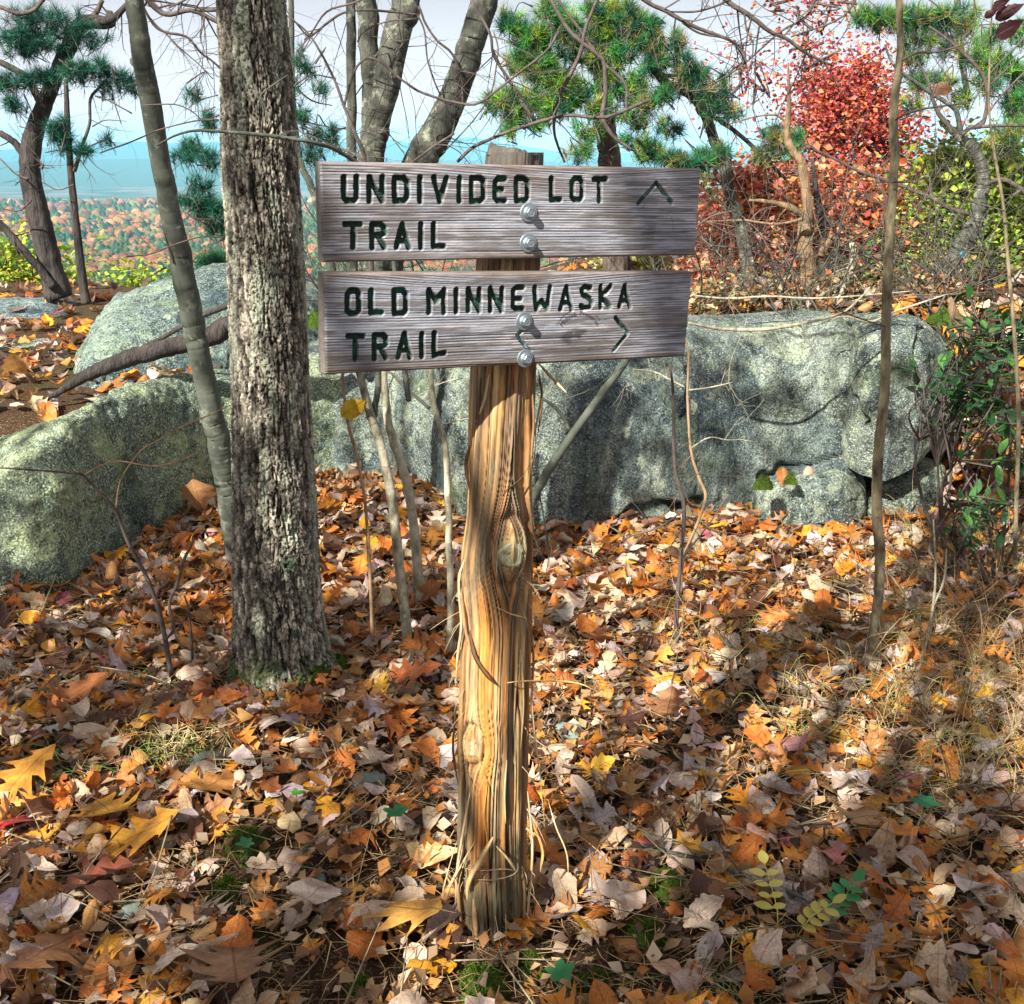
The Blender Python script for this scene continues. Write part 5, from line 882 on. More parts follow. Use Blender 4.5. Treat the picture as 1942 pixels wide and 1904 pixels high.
stems('shrub', 'leafless dark twiggy seedling in front of the long boulder', 'shrub', P(325, 1280, b_(325, 1275)), [([(151, 898, 3), (159, 902, 5), (190, 935, 6), (218, 967, 7), (246, 1035, 7), (278, 1094, 8), (305, 1173, 9), (325, 1280, 10)], [2.7, 2.85], 'twig_bark', 3), ([(-20, 886, 3), (60, 891, 4), (151, 898, 4)], 2.7, 'twig_bark', 0), ([(385, 852, 2), (345, 872, 3), (293, 884, 3), (230, 875, 3), (198, 880, 3), (160, 900, 4)], 2.7, 'dry_stem', 0), ([(436, 769, 2), (390, 790, 3), (337, 813, 3), (300, 835, 3), (270, 852, 3), (240, 890, 3), (226, 920, 3), (220, 963, 4)], 2.7, 'dry_stem', 0), ([(369, 1020, 4), (360, 1040, 5), (349, 1062, 6), (335, 1110, 6), (321, 1146, 6), (330, 1190, 6), (312, 1215, 6)], 2.8, 'twig_bark', 2), ([(230, 1080, 2), (260, 1075, 2), (285, 1105, 3)], 2.78, 'twig_bark', 1)])
stems('shrub', 'short dark twig standing left of the furrowed trunk foot', 'shrub', P(365, 1262, b_(365, 1255)), [([(350, 1130, 3), (357, 1154, 4), (362, 1200, 5), (366, 1262, 6)], 2.95, 'twig_bark', 3), ([(340, 1190, 3), (315, 1210, 3), (280, 1215, 2)], 2.95, 'twig_bark', 1)])

# fallen log and thin dark pole by the back boulder
t_ = thing('fallen_log', P(300, 700, 4.9), 'dark rotting curved log lying on the leaf terrace', 'log')
limb(t_, [(60, 770, 6), (110, 745, 11), (160, 714, 22), (210, 692, 30), (270, 672, 34), (340, 654, 34), (400, 636, 38), (450, 612, 42), (520, 585, 42)], [4.3, 4.4, 4.5, 4.6, 4.7], 'dark_bark', 'trunk', 20, 7, .1)
t_ = thing('fallen_branch', P(350, 625, 4.9), 'thin black pole resting on the rounded boulder above the log', 'branch')
limb(t_, [(272, 655, 4), (300, 645, 8), (340, 622, 9), (380, 600, 11), (430, 580, 12), (480, 565, 11)], 4.65, 'dark_bark', 'stem', 9, 4, .08)
t_ = thing('fallen_branch', P(1340, 1640, 2.0), 'long grey stick lying aslant on the leaves right of the post', 'branch')
pl = []
for (x_, y_) in [(1118, 1580), (1180, 1596), (1240, 1608), (1346, 1637), (1410, 1660), (1468, 1678), (1561, 1721)]: q = P(x_, y_, b_(x_, y_)); pl.append(q*[.985, .985, 1]+np.array([0, 0, .022]))
mb = MB(); mb.add(*tube(pl, np.array([.0042, .005, .0055, .006, .0058, .005, .003]), 9, 5, .12)); tp_ = []
for i in (1, 2, 4): twigs(mb, pl[i], [rng.normal(0, .6), rng.normal(0, .5), .5], .12, .0025, 1, tp_, n=2)
mb.build('stem', M['grey_bark'], t_)

# evergreen laurel at the right edge
tpl = []
def oval_leaf(n=6):
    V = []; 
    for i in range(n+1):
        f = i/n; w_ = .5*math.sin(math.pi*min(1, f*.97+.03))**.8*.44; z = .10*f*f*-1
        V += [[-w_, f, z+.05*w_], [0, f, z-.03], [w_, f, z+.05*w_]]
    V = np.array(V); F = []
    for i in range(n):
        for j in range(2): a = i*3+j; F.append([a, a+1, a+4, a+3])
    return V, np.array(F)
OV, OF = oval_leaf()
LMES = [mesh(OV*rng.uniform([.8, .9, .5], [1.2, 1.1, 2.2]), OF, M['glossy_leaf'], col=np.array(c)*np.ones((len(OV), 3)), name='leaf') for c in ((.02, .08, .025), (.03, .12, .03), (.05, .17, .04), (.08, .22, .05), (.03, .10, .04), (.015, .055, .02))]
def laurel(label, cx_, cy_, Y_, rx, ry, nst, nleaf, size):
    b0 = P(cx_, cy_+ry, Y_); b0[2] = float(gz(b0[0], b0[1]))-.02; t_ = thing('laurel_bush', b0, label, 'bush', 'evergreen laurel bushes'); st = MB(); ends = []
    forks = []
    for q in range(4): c = P(cx_, cy_, Y_)*.75+b0*.25+rng.normal(0, .09, 3); forks.append(c); st.add(*tube([b0+rng.normal(0, .05, 3)*[1, 1, 0], (b0+c)/2+rng.normal(0, .05, 3), c], [.008, .006, .004], 6, 4, .1, False))
    for p in blob_pts((cx_, cy_), Y_, rx, ry, nst, dy=.35):
        a = forks[rng.integers(0, 4)]; st.add(*tube([a, (a*.5+p*.5)+rng.normal(0, .04, 3), p], [.004, .003, .002], 4, 4, .1, False)); d = p-a; ends.append((p, d/np.linalg.norm(d)))
    st.build('stem', M['twig_bark'], t_); cnt = 0
    for p, d in ends:
        for i in range(max(3, nleaf//nst)):
            f = rng.random()**1.5*.22; a_ = rng.uniform(0, 6.28); s = rot_to(d); v = d*.45+(s[:, 0]*math.cos(a_)+s[:, 2]*math.sin(a_)); B = rot_to(v/np.linalg.norm(v)); sz = size*rng.uniform(.65, 1.25)
            o = bpy.data.objects.new('leaf', LMES[rng.integers(0, 6)]); SC.collection.objects.link(o); o.parent = t_
            Mx = Matrix([[*(B[i_]*sz), (p-d*f-ORG[t_.name])[i_]] for i_ in range(3)]+[[0, 0, 0, 1]]); o.matrix_local = Mx
laurel('evergreen laurel bush beside the mossy block', 1820, 690, 3.9, 75, 95, 34, 230, .060)
laurel('evergreen laurel bush at the right edge low over dry brush', 1905, 810, 3.7, 60, 100, 30, 200, .058)
laurel('evergreen laurel bush highest at the right edge behind the thin sapling', 1880, 610, 4.4, 85, 60, 30, 200, .064)
laurel('small evergreen laurel sprouting low by the dark rock', 1850, 960, 3.6, 90, 60, 18, 100, .052)
# mossy strip on the block and a splintered pale stub above it
t_ = thing('dead_tree', P(1830, 650, 4.5), 'splintered brown stub leaning behind the laurel', 'tree'); limb(t_, [(1800, 565, 10), (1812, 600, 20), (1835, 640, 22), (1870, 690, 24), (1890, 760, 26)], 4.6, 'snag_wood', 'trunk', 10, 5, .15)

# left and behind, out of view: two trees added to dapple the light
def shade_tree(label, base, top, targets, n_extra, leafr, seed):
    r = np.random.default_rng(seed); t_ = thing('added_shade_tree', base, label, 'tree'); base = np.array(base, float); top = np.array(top, float)
    b = MB(); b.add(*tube([base-[0, 0, .3], base*.6+top*.4+[.2, .1, 0], top], [.16, .12, .07], 12, 6, .05)); lv = MB()
    for c in targets:
        a = base*.45+top*.55+r.normal(0, .3, 3); b.add(*tube([a, (a+c)/2+[0, 0, .3], c], [.05, .03, .01], 6, 4, .1))
        nl = int(30*(c[3] if len(c) > 3 else 1)); pts = c[:3]+r.normal(0, 1, (nl, 3))*leafr; leaves_cloud(lv, pts, .085, ((.32, .16, .05), (.40, .22, .06), (.2, .2, .05)), 1.3)
        for q in pts[::8]: b.add(*tube([c[:3], (c[:3]+q)/2+r.normal(0, .05, 3), q], [.009, .006, .003], 3, 2, .1, False))
    b.build('trunk', M['dark_bark'], t_); lv.build('leaves', M['foliage'], t_)
def up_sun(p, t): return np.array(p, float)-SUN_D*t
shade = []
for (vx, vy, Y, t, r) in [(480, 40, 2.9, 7.5, 0), (500, 150, 2.9, 8, 0), (480, 230, 2.9, 7.7, 0), (520, 1020, 2.9, 7.3, 0), (540, 1140, 2.9, 7.0, 0), (500, 1240, 2.9, 7.5, 0), (120, 1010, 3.7, 7, 0), (1230, 720, 4.6, 8, 0), (1350, 760, 4.6, 8, 0), (1480, 760, 4.6, 8.5, 0),
                           (200, 1830, 1.75, 6, 0), (620, 1850, 1.7, 6, 0), (1300, 1800, 1.75, 6, 0), (1700, 1780, 1.8, 6, 0), 
                          (1850, 1150, 3.1, 7, 0), (750, 1150, 3.0, 7, 0), (60, 700, 5.5, 9, 0), (680, 130, 5.5, 8, 0), (850, 120, 5.4, 8, 0), (1685, 560, 3.0, 7, 0), (1682, 640, 3.0, 7, 0), (1705, 20, 3.0, 7, 0), (1668, 1080, 3.0, 6.5, 0), (350, 480, 3.5, 8, 0), (270, 60, 3.5, 8, 0), (640, 820, 4.8, 8, 0), (1750, 880, 4.2, 8, 0)]:
    shade.append(up_sun(P(vx, vy, Y), t))
sr = np.random.default_rng(12)
for vy in range(1040, 1900, 105):       # added leaf clumps shade the litter, left out where bright patches should fall
    for vx in range(20, 1940, 170):
        x_, y_ = vx+sr.uniform(-60, 60), vy+sr.uniform(-40, 40)
        if any(((x_-a)/rx)**2+((y_-b)/ry)**2 < 1 for a, b, rx, ry in ((1110, 1070, 170, 90), (1380, 1380, 230, 110), (300, 1520, 230, 120), (1600, 1060, 200, 70), (150, 1200, 140, 80), (700, 1000, 120, 60), (820, 1690, 110, 90), (1640, 1330, 140, 90), (1130, 1770, 110, 70), (560, 1380, 130, 60), (940, 1400, 100, 500))): continue
        Yg = H/np.tan(TH+np.arctan((y_-952)/2050)); shade.append(up_sun(P(x_, y_, Yg), sr.uniform(6, 7.5)))
        if vy > 1350 and sr.random() < .5: shade.pop()
shade = np.array(shade)
_ok = []
for c in shade:                         # keep the sun on the signpost
    dmin = min(np.linalg.norm(np.cross(q-c, SUN_D)) for q in [np.array([-.02, 1.8, z_]) for z_ in (.25, .5, .75, 1.0)]+[np.array([x_, 1.75, 1.3]) for x_ in (-.2, .0)])
    _ok.append(dmin > .42)
shade = shade[np.array(_ok)]; A_ = shade[shade[:, 0] < np.median(shade[:, 0])]; B_ = shade[shade[:, 0] >= np.median(shade[:, 0])]
shade_tree('added tree out of view at far left with leaf clumps placed to shade the litter', (-6.5, -4.5, 0), (-6., -3.2, 6.2), A_, 0, .20, 3)
shade_tree('added tree out of view behind the viewer with leaf clumps placed to dapple the boulders', (-3.2, -5.2, 0), (-3.6, -3.8, 6.0), B_, 0, .20, 4)
# ------------------------------------------------------------------ fallen leaves
def leaf_template(kind, r):
    n = {'red_oak': 16, 'chestnut': 17, 'maple': 12, 'plain': 7, 'scrap': 4}[kind]
    t_ = np.linspace(0, 1, n+1); 
    if kind == 'red_oak':
        ph = (t_*4.0+.10) % 1; lobe = np.where(ph < .62, ph/.62, (1-ph)/.38)**1.25; env = np.sin(np.pi*np.clip(t_*.93+.06, 0, 1))**.65*(.78+.5*t_*(1-t_)*2); w = env*(.12+.36*lobe)*1.05; sh = .34*w+.10*lobe*w
    elif kind == 'chestnut':
        env = np.sin(np.pi*np.clip(t_, 0, 1)**1.25)**.8; w = env*.30*(1-.16*(1-np.abs(np.sin(t_*np.pi*6.5)))); sh = .22*w
    elif kind == 'maple':
        w = .5*np.interp(t_, [0, .12, .2, .33, .45, .55, .68, .78, .9, 1], [.1, .5, .95, .55, 1.05, .62, .34, .42, .16, 0]); sh = .25*w
    elif kind == 'plain': w = .30*np.sin(np.pi*t_**.85)**.8; sh = .15*w
    else: w = .42*np.sin(np.pi*np.clip(t_*.9+.08, 0, 1))**.5*(.75+.5*r.random(n+1)); sh = .2*w*r.random(n+1)
    w = np.maximum(w, .004); asym = 1+(r.random((2, n+1))-.5)*.22
    V = []; UV = []
    for side, m_ in ((-1, 0), (0, 0), (1, 1)): pass
    cols_ = [-1, -.5, 0, .5, 1]
    for i in range(n+1):
        for c_ in cols_:
            ww = w[i]*asym[0 if c_ < 0 else 1][i]; V.append([c_*ww, t_[i]-.5+sh[i]*abs(c_)**1.5, 0]); UV.append([.5+c_*.5*min(1, w[i]/.35), t_[i]])
    k = len(cols_); F = []
    for i in range(n):
        for j in range(k-1): a = i*k+j; F.append([a, a+1, a+k+1, a+k])
    e = len(V); V += [[-.006, -.5, 0], [.006, -.5, 0], [.004, -.68, 0], [-.004, -.68, 0]]; UV += [[.5, 0]]*4; F.append([e, e+1, e+2, e+3])
    return np.array(V, float), np.array(F), np.array(UV)
def curl(V, r, amt=1.):
    x, y = V[:, 0].copy(), V[:, 1].copy(); z = .13*np.abs(x)*(r.random()*2-.6)+.05*amt*(noise(np.stack([x*5, y*5, x*0+r.integers(99)], -1), 7)-.5)*2.2
    k1 = r.normal(0, 1.5)*amt; k2 = r.normal(0, 1.0)*amt; fold = r.uniform(0, 6.28)
    if abs(k1) > .05: z = z+(1-np.cos(k1*x*1.4))/k1; x = np.sin(k1*x*1.4)/k1/1.4
    tw = r.normal(0, .6)*amt*y; c_, s_ = np.cos(tw), np.sin(tw); x, z = x*c_-z*s_, x*s_+z*c_
    if abs(k2) > .05: z2 = (1-np.cos(k2*y))/k2; y2 = np.sin(k2*y)/k2; y = y2-z*np.sin(k2*y); z = z*np.cos(k2*y)+z2
    if r.random() < .45:                                      # one part folded up
        d = x*math.cos(fold)+y*math.sin(fold)-.16; m_ = d > 0; a = r.uniform(.5, 1.6)*np.sign(r.normal()+.6); dd = np.where(m_, d, 0)
        x = x-dd*(1-math.cos(a))*math.cos(fold); y = y-dd*(1-math.cos(a))*math.sin(fold); z = z+dd*math.sin(a)
    return np.stack([x, y, z], -1)
PAL = {'pale': [(.62, .52, .42), (.72, .63, .52), (.54, .44, .37), (.68, .56, .40), (.52, .48, .48), (.62, .47, .31)], 'tan': [(.48, .26, .08), (.56, .32, .10), (.42, .21, .07), (.50, .29, .12)],
       'rust': [(.52, .18, .035), (.60, .23, .04), (.42, .13, .03), (.66, .30, .05)], 'gold': [(.74, .38, .03), (.78, .46, .06), (.68, .28, .02)], 'dark': [(.14, .06, .03), (.16, .09, .05), (.09, .04, .025), (.22, .11, .05), (.16, .04, .03)], 'pink': [(.42, .16, .17), (.34, .10, .14)]}
def pick_col(r, kind):
    pr = {'chestnut': [.54, .20, .10, .07, .09, 0], 'red_oak': [.20, .26, .25, .15, .14, 0], 'maple': [.22, .2, .20, .26, .10, .02], 'plain': [.54, .18, .09, .08, .11, 0], 'scrap': [.46, .22, .12, .06, .14, 0]}[kind]
    k = r.choice(['pale', 'tan', 'rust', 'gold', 'dark', 'pink'], p=pr); return np.array(PAL[k][r.integers(0, len(PAL[k]))])*r.uniform(.8, 1.2)
lr = np.random.default_rng(21); VAR = []
for kind, n_ in (('red_oak', 34), ('chestnut', 38), ('maple', 14), ('plain', 18), ('scrap', 16)):
    for i in range(n_):
        V, F, U = leaf_template(kind, lr); V = curl(V, lr, 1.0 if kind != 'scrap' else .7); c = pick_col(lr, kind)
        C = c*(1+.18*(noise(V*6+i, 3)-.5)[:, None]*2)
        VAR.append((kind, V, F, U, C, c))
by = {k: [i for i, v in enumerate(VAR) if v[0] == k] for k in ('red_oak', 'chestnut', 'maple', 'plain', 'scrap')}
VM = {}
def gnormal(x, y): e = .05; return np.array([-(float(gz(x+e, y))-float(gz(x-e, y)))/(2*e), -(float(gz(x, y+e))-float(gz(x, y-e)))/(2*e), 1.])
def leaf_xf(x, y, yaw, tx, ty, s, lift, V, zf=None):
    cy_, sy_ = math.cos(yaw), math.sin(yaw); A = np.array([[cy_, -sy_, 0], [sy_, cy_, 0], [0, 0, 1]])
    cx_, sx_ = math.cos(tx), math.sin(tx); Bx = np.array([[1, 0, 0], [0, cx_, -sx_], [0, sx_, cx_]]); c2, s2 = math.cos(ty), math.sin(ty); By = np.array([[c2, 0, s2], [0, 1, 0], [-s2, 0, c2]])
    n = gnormal(x, y); n /= np.linalg.norm(n); ax = np.cross([0, 0, 1], n); G = np.eye(3); a = np.linalg.norm(ax)
    if a > 1e-3:
        q = Matrix.Rotation(math.asin(min(1, a)), 3, Vector(ax/a)); G = np.array(q)
    R_ = G@A@Bx@By*s; W_ = V@R_.T; zm = np.percentile(W_[:, 2], 12); return R_, np.array([x, y, float(gz(x, y))+lift-zm*.8])
spots = []
def scatter(n, yr, wfac, size, lift, kinds=('red_oak', 'chestnut', 'maple', 'plain', 'scrap'), p=(.30, .32, .08, .17, .13), cond=None):
    k = 0
    while k < n:
        y = math.sqrt(lr.uniform(yr[0]**2, yr[1]**2)); x = lr.uniform(-1, 1)*(.56*y+wfac)
        if cond is not None and not cond(x, y): continue
        if math.hypot(x-PP[-3][0], y-1.83) < .075 or math.hypot(x-tp[-1][0], y-2.93) < .15: continue
        kd = lr.choice(kinds, p=p); spots.append((x, y, lr.uniform(0, 6.28), lr.normal(0, .34), lr.normal(0, .34), lr.uniform(*size)*(.55 if kd == 'scrap' else .8 if kd in ('plain', 'maple') else 1), lift*lr.random()**1.3, by[kd][lr.integers(0, len(by[kd]))])); k += 1
front = lambda x, y: y < float(rock_line(x))+.12 or x > 1.9
scatter(3800, (1.45, 4.7), .3, (.068, .12), .030, cond=front)
scatter(3600, (1.45, 4.7), .3, (.05, .10), .012, cond=front)
scatter(1100, (3.0, 4.8), .2, (.08, .13), .05, cond=front)
scatter(900, (4.6, 8.6), .4, (.09, .15), .03, cond=lambda x, y: y > float(rock_line(x))+.35)
scatter(350, (3.4, 6.0), .3, (.08, .14), .05, cond=lambda x, y: x > 1.4)
scatter(260, (4.2, 6.5), .0, (.09, .15), .03, cond=lambda x, y: x < -.7 and y > float(rock_line(x))+.3)
# mound heaped against the big boulder, and bare soil patches around the lower left
def bare(x, y): return noise(np.array([x*2.1, y*2.1, 3.]), 61) > .70 and y < 2.6 and x < -.15
spots = [s for s in spots if not (bare(s[0], s[1]) and lr.random() < .35)]
KEEP = [(478, 1612, .075), (432, 1695, .05), (1265, 1680, .06), (1235, 1775, .055), (900, 1865, .06), (1010, 1835, .05), (690, 1880, .045), (1130, 1870, .045), (640, 1262, .06), (700, 1490, .05), (395, 1450, .04), (255, 1735, .03), (1085, 1395, .05), (600, 1670, .03), (752, 1600, .03), (325, 1440, .07)]
kp = [(float(P(a, b, b_(a, b))[0]), b_(a, b), r) for a, b, r in KEEP]
spots = [s for s in spots if not any(math.hypot(s[0]-x, s[1]-y) < r+s[5]*.25 for x, y, r in kp)]
def share(s): q = np.array([s[0], s[1], 0.]); u, v = proj(q); return (s[5]/s[1]) if (-40 < u < 1980 and v < 1960) else 0
order = sorted(range(len(spots)), key=lambda i: -share(spots[i])*(1+12*spots[i][6])); own = set(order[:262])
mbv = []; NV = 0; SV, SF, SU, SCc = [], [], [], []
for i, s in enumerate(spots):
    kind, V, F, U, C, c = VAR[s[7]]; R_, T_ = leaf_xf(*s[:7], V)
    if i in own:
        if s[7] not in VM: VM[s[7]] = mesh(V, F, M['dead_leaf'], col=C, uv=U, name='leaf')
        o = bpy.data.objects.new('leaf', VM[s[7]]); SC.collection.objects.link(o); o.parent = ground
        T2 = T_-ORG[ground.name]; o.matrix_local = Matrix([[*R_[k], T2[k]] for k in range(3)]+[[0, 0, 0, 1]])
    else: SV.append(V@R_.T+T_); SF.append(F+NV); NV += len(V); SU.append(U); SCc.append(C*lr.uniform(.75, 1.25)*np.array([1, lr.uniform(.9, 1.1), lr.uniform(.85, 1.15)]))
mk('leaf_litter', np.concatenate(SV), np.concatenate(SF), M['dead_leaf'], col=np.concatenate(SCc), uv=np.concatenate(SU), kind='stuff', label='deep litter of brown tan and orange oak leaves covering the ground', cat='leaves')
# the leaves one would point at
def own_leaf(vx, vy, kind, size, col, label, yaw=0, tx=-.25, ty=0, lift=.035, amt=.55, seed=0, zup=0, at=None):
    r = np.random.default_rng(seed+int(vx)); V, F, U = leaf_template(kind, r); V = curl(V, r, amt)
    if at is None: y = b_(vx, vy); x = float(P(vx, vy, y)[0])
    else: x, y = at
    R_, T_ = leaf_xf(x, y, yaw, tx, ty, size, lift, V); T_[2] += zup; C = np.array(col)*(1+.25*(noise(V*7, 3)-.5)[:, None]*2)
    return mk('fallen_leaf', V@R_.T+T_, F, M['dead_leaf'], col=C, uv=U, label=label, cat='leaf', group='single leaves lying on the litter')
G_, O_, T2_, P2_ = (.66, .36, .04), (.44, .17, .05), (.40, .24, .12), (.62, .54, .46)
for a in [(150, 1335, 'red_oak', .19, O_, 'rust brown deeply lobed oak leaf on the litter left of the dark seedling foot', 2.2), (215, 1575, 'red_oak', .19, G_, 'upper golden yellow oak leaf at lower left beside the grass tuft', .7), (265, 1632, 'red_oak', .20, (.62, .32, .04), 'lower golden yellow oak leaf at lower left resting over dark soil', 1.9),
          (400, 1530, 'red_oak', .18, (.50, .25, .07), 'broad orange tan oak leaf between the golden leaves and the post', -.6), (590, 1745, 'chestnut', .19, P2_, 'pale cream wavy edged leaf standing out with dark veins left of the post foot', -.35),
          (525, 1410, 'chestnut', .14, P2_, 'pale fan like toothed leaf below the furrowed trunk', .6), (125, 1775, 'chestnut', .12, (.58, .52, .50), 'small whitish toothed leaf near the bottom left corner', .5), (765, 1765, 'red_oak', .20, (.60, .34, .08), 'large golden brown oak leaf at the left of the post foot', 1.0),
          (820, 1650, 'chestnut', .15, (.78, .62, .30), 'crinkled bright cream leaf touching the left side of the post', 1.5), (190, 1712, 'red_oak', .16, (.20, .06, .03), 'dark maroon oak leaf at lower left', 1.6), (1160, 1735, 'chestnut', .17, P2_, 'folded white toothed leaf right of the post foot', -1.0),
          (1835, 1720, 'chestnut', .15, (.55, .50, .48), 'pale grey toothed leaf near the lower right corner', -.5), (1620, 1580, 'red_oak', .17, T2_, 'tan pointed oak leaf in the lower right litter', .2), (1700, 1610, 'maple', .10, (.62, .24, .04), 'small orange maple leaf in the lower right litter', .4),
          (1570, 1652, 'red_oak', .10, (.52, .20, .18), 'small pink lobed leaf near the grey stick', .1), (1320, 1140, 'maple', .15, (.72, .38, .05), 'golden maple leaf beside the dark stem in the right litter', .3), (1625, 1185, 'chestnut', .17, (.55, .22, .07), 'rusty orange leaf left of the right sapling foot', .5),
          (820, 1160, 'maple', .13, (.60, .20, .04), 'upright orange pointed leaf between the saplings and the post', .1), (35, 1590, 'maple', .10, (.38, .02, .03), 'small crimson leaf at the left edge', .4), (1265, 1390, 'red_oak', .16, (.52, .24, .08), 'orange brown oak leaf standing in the litter right of the post', .0),
          (110, 1130, 'maple', .12, (.66, .32, .03), 'bright orange maple leaf against the foot of the long boulder', .3), (60, 1500, 'red_oak', .17, (.60, .30, .04), 'golden oak leaf by the left edge above the crimson one', 2.6), (450, 1880, 'red_oak', .22, (.30, .18, .10), 'big dull brown oak leaf at the bottom edge', .3), (100, 1860, 'red_oak', .20, (.38, .19, .08), 'brown long lobed oak leaf in the bottom left corner', -.3),
          (760, 1370, 'red_oak', .15, (.50, .28, .10), 'curled tan orange oak leaf left of the middle of the post', 1.3), (785, 1300, 'red_oak', .17, (.50, .16, .05), 'flat reddish oak leaf just left of the post above the lower knot', 1.5), (1500, 1440, 'chestnut', .14, (.45, .26, .26), 'mauve tinged leaf among the bright litter at right', 1.2), (1480, 1290, 'maple', .11, (.62, .26, .05), 'orange maple leaf below the right sapling', .6)]:
    own_leaf(*a[:6], yaw=a[6], tx=-.35 if 'upright' not in a[5] and 'standing in' not in a[5] else -1.1)
own_leaf(380, 1000, 'maple', .17, (.60, .30, .08), 'orange brown maple leaf propped upright against the long boulder', yaw=.1, tx=-1.25, lift=.06)
own_leaf(45, 770, 'maple', .16, (.74, .40, .06), 'yellow orange maple leaf on the shaded terrace at left', yaw=.2, tx=-.8, at=(float(P(45, 770, 4.6)[0]), 4.6), zup=.05)
for (x_, y_, Y_, c_, lab, sz) in [(1483, 905, None, (.50, .22, .06), 'orange leaf caught in moss on the boulder foot', .09), (1535, 900, None, (.62, .40, .30), 'pale pinkish leaf on the low rock block', .08)]:
    r = np.random.default_rng(int(x_)); V, F, U = leaf_template('chestnut', r); V = curl(V, r, .6); p_ = P(x_, y_, 4.30); A = rot_to([.3, -.3, 1.]); mk('fallen_leaf', (V*sz)@np.array([[1, 0, 0], [0, .6, .8], [0, -.8, .6]])+p_, F, M['dead_leaf'], col=np.array(c_)*np.ones((len(V), 3)), uv=U, label=lab, cat='leaf', group='single leaves lying on the litter')
# leaves still hanging
def hang(parent, vx, vy, Y, size, col, kind='chestnut', rx=1.2, yaw=.8):
    r = np.random.default_rng(int(vx)); V, F, U = leaf_template(kind, r); V = curl(V, r, .7); c_, s_ = math.cos(rx), math.sin(rx); V = V@np.array([[1, 0, 0], [0, c_, s_], [0, -s_, c_]]); c_, s_ = math.cos(yaw), math.sin(yaw); V = V@np.array([[c_, 0, s_], [0, 1, 0], [-s_, 0, c_]])
    mk('leaf', V*size+P(vx, vy, Y), F, M['dead_leaf'], parent, col=np.array(col)*np.ones((len(V), 3)), uv=U)
hang(HOLD, 672, 772, 3.05, .105, (.80, .58, .05), yaw=2.2)
for x_, y_, s_ in ((1915, 22, .08), (1916, 52, .085), (1880, 25, .04), (1898, 8, .05)): hang(FALLR, x_, y_, 3.25, s_, (.06, .02, .025), yaw=2.1)
hang(FALLR, 1786, 168, 3.2, .06, (.2, .11, .06), 'plain', yaw=1.4)

# ------------------------------------------------------------------ needles, bits, grass, moss, stones, seedlings
def strands(n, region, ln, w, cols, z0=.004, zr=.03, flat_=.25):
    x, y = region(n); z = gz(x, y)+z0+zr*rng.random(n); a = rng.uniform(0, 2*np.pi, n); e = rng.normal(0, flat_, n); l = ln*rng.uniform(.5, 1.2, n)
    d = np.stack([np.cos(a)*np.cos(e), np.sin(a)*np.cos(e), np.sin(e)], -1)*l[:, None]; s = np.stack([-np.sin(a), np.cos(a), 0*a], -1)*w*.5; p = np.stack([x, y, z], -1)
    bend = np.stack([-np.sin(a), np.cos(a), 0*a], -1)*(rng.normal(0, .12, n)*l)[:, None]
    V = np.stack([p-d*.5-s, p-d*.5+s, p+bend+s, p+bend-s, p+d*.5], 1).reshape(-1, 3); i = np.arange(n)[:, None]*5
    return V, [i+np.array([[0, 1, 2, 3]]), i+np.array([[3, 2, 4]])], np.repeat(np.array(cols)[rng.integers(0, len(cols), n)]*rng.uniform(.7, 1.2, (n, 1)), 5, 0)
def reg(x0, x1, y0, y1):
    def f(n): y = np.sqrt(rng.uniform(y0*y0, y1*y1, n)); return (rng.uniform(x0, x1, n)*y, y)
    return f
V, F, C = strands(9500, reg(-.58, .58, 1.45, 3.6), .085, .0017, ((.42, .27, .12), (.52, .36, .16), (.30, .17, .08), (.22, .12, .06)), .004, .032)
mk('pine_needle_litter', V, F, M['straw'], col=C, kind='stuff', label='fallen brown pine needles strewn between the leaves', cat='needles')
mb = MB(); nb = 12000; yb_ = np.sqrt(rng.uniform(1.45**2, 4.6**2, nb)); xb_ = rng.uniform(-.57, .57, nb)*yb_; ok_ = yb_ < rock_line(xb_)+.15
pb = np.stack([xb_, yb_, gz(xb_, yb_)+.006+.032*rng.random(nb)], -1)[ok_]; leaves_cloud(mb, pb, .020, ((.45, .30, .16), (.30, .17, .08), (.16, .09, .05), (.56, .44, .30), (.50, .22, .06), (.10, .06, .04)), 1.4, .7, 2.0)
mb.build('leaf_crumbs', M['foliage'], kind='stuff', label='crumbled brown bits of old leaves between the whole ones', cat='leaf crumbs')
mb = MB()
for i in range(900):
    y = math.sqrt(rng.uniform(1.5**2, 4.3**2)); x = rng.uniform(-.56, .58)*y if i % 3 else rng.uniform(.15, .58)*y; a = rng.uniform(0, 6.28); l = rng.uniform(.03, .16); z = float(gz(x, y))+rng.uniform(.012, .045); d = np.array([math.cos(a), math.sin(a), rng.normal(0, .25)])*l
    p = np.array([x, y, z]); mb.add(*tube([p-d, p+rng.normal(0, .08, 3)*l, p+d], np.array([.0014, .0012, .0006])*rng.uniform(.6, 1.8), 4, 3, .1, False))
mb.build('fallen_twigs', M['sap_bark'], kind='stuff', label='small broken twigs scattered through the litter', cat='twigs')
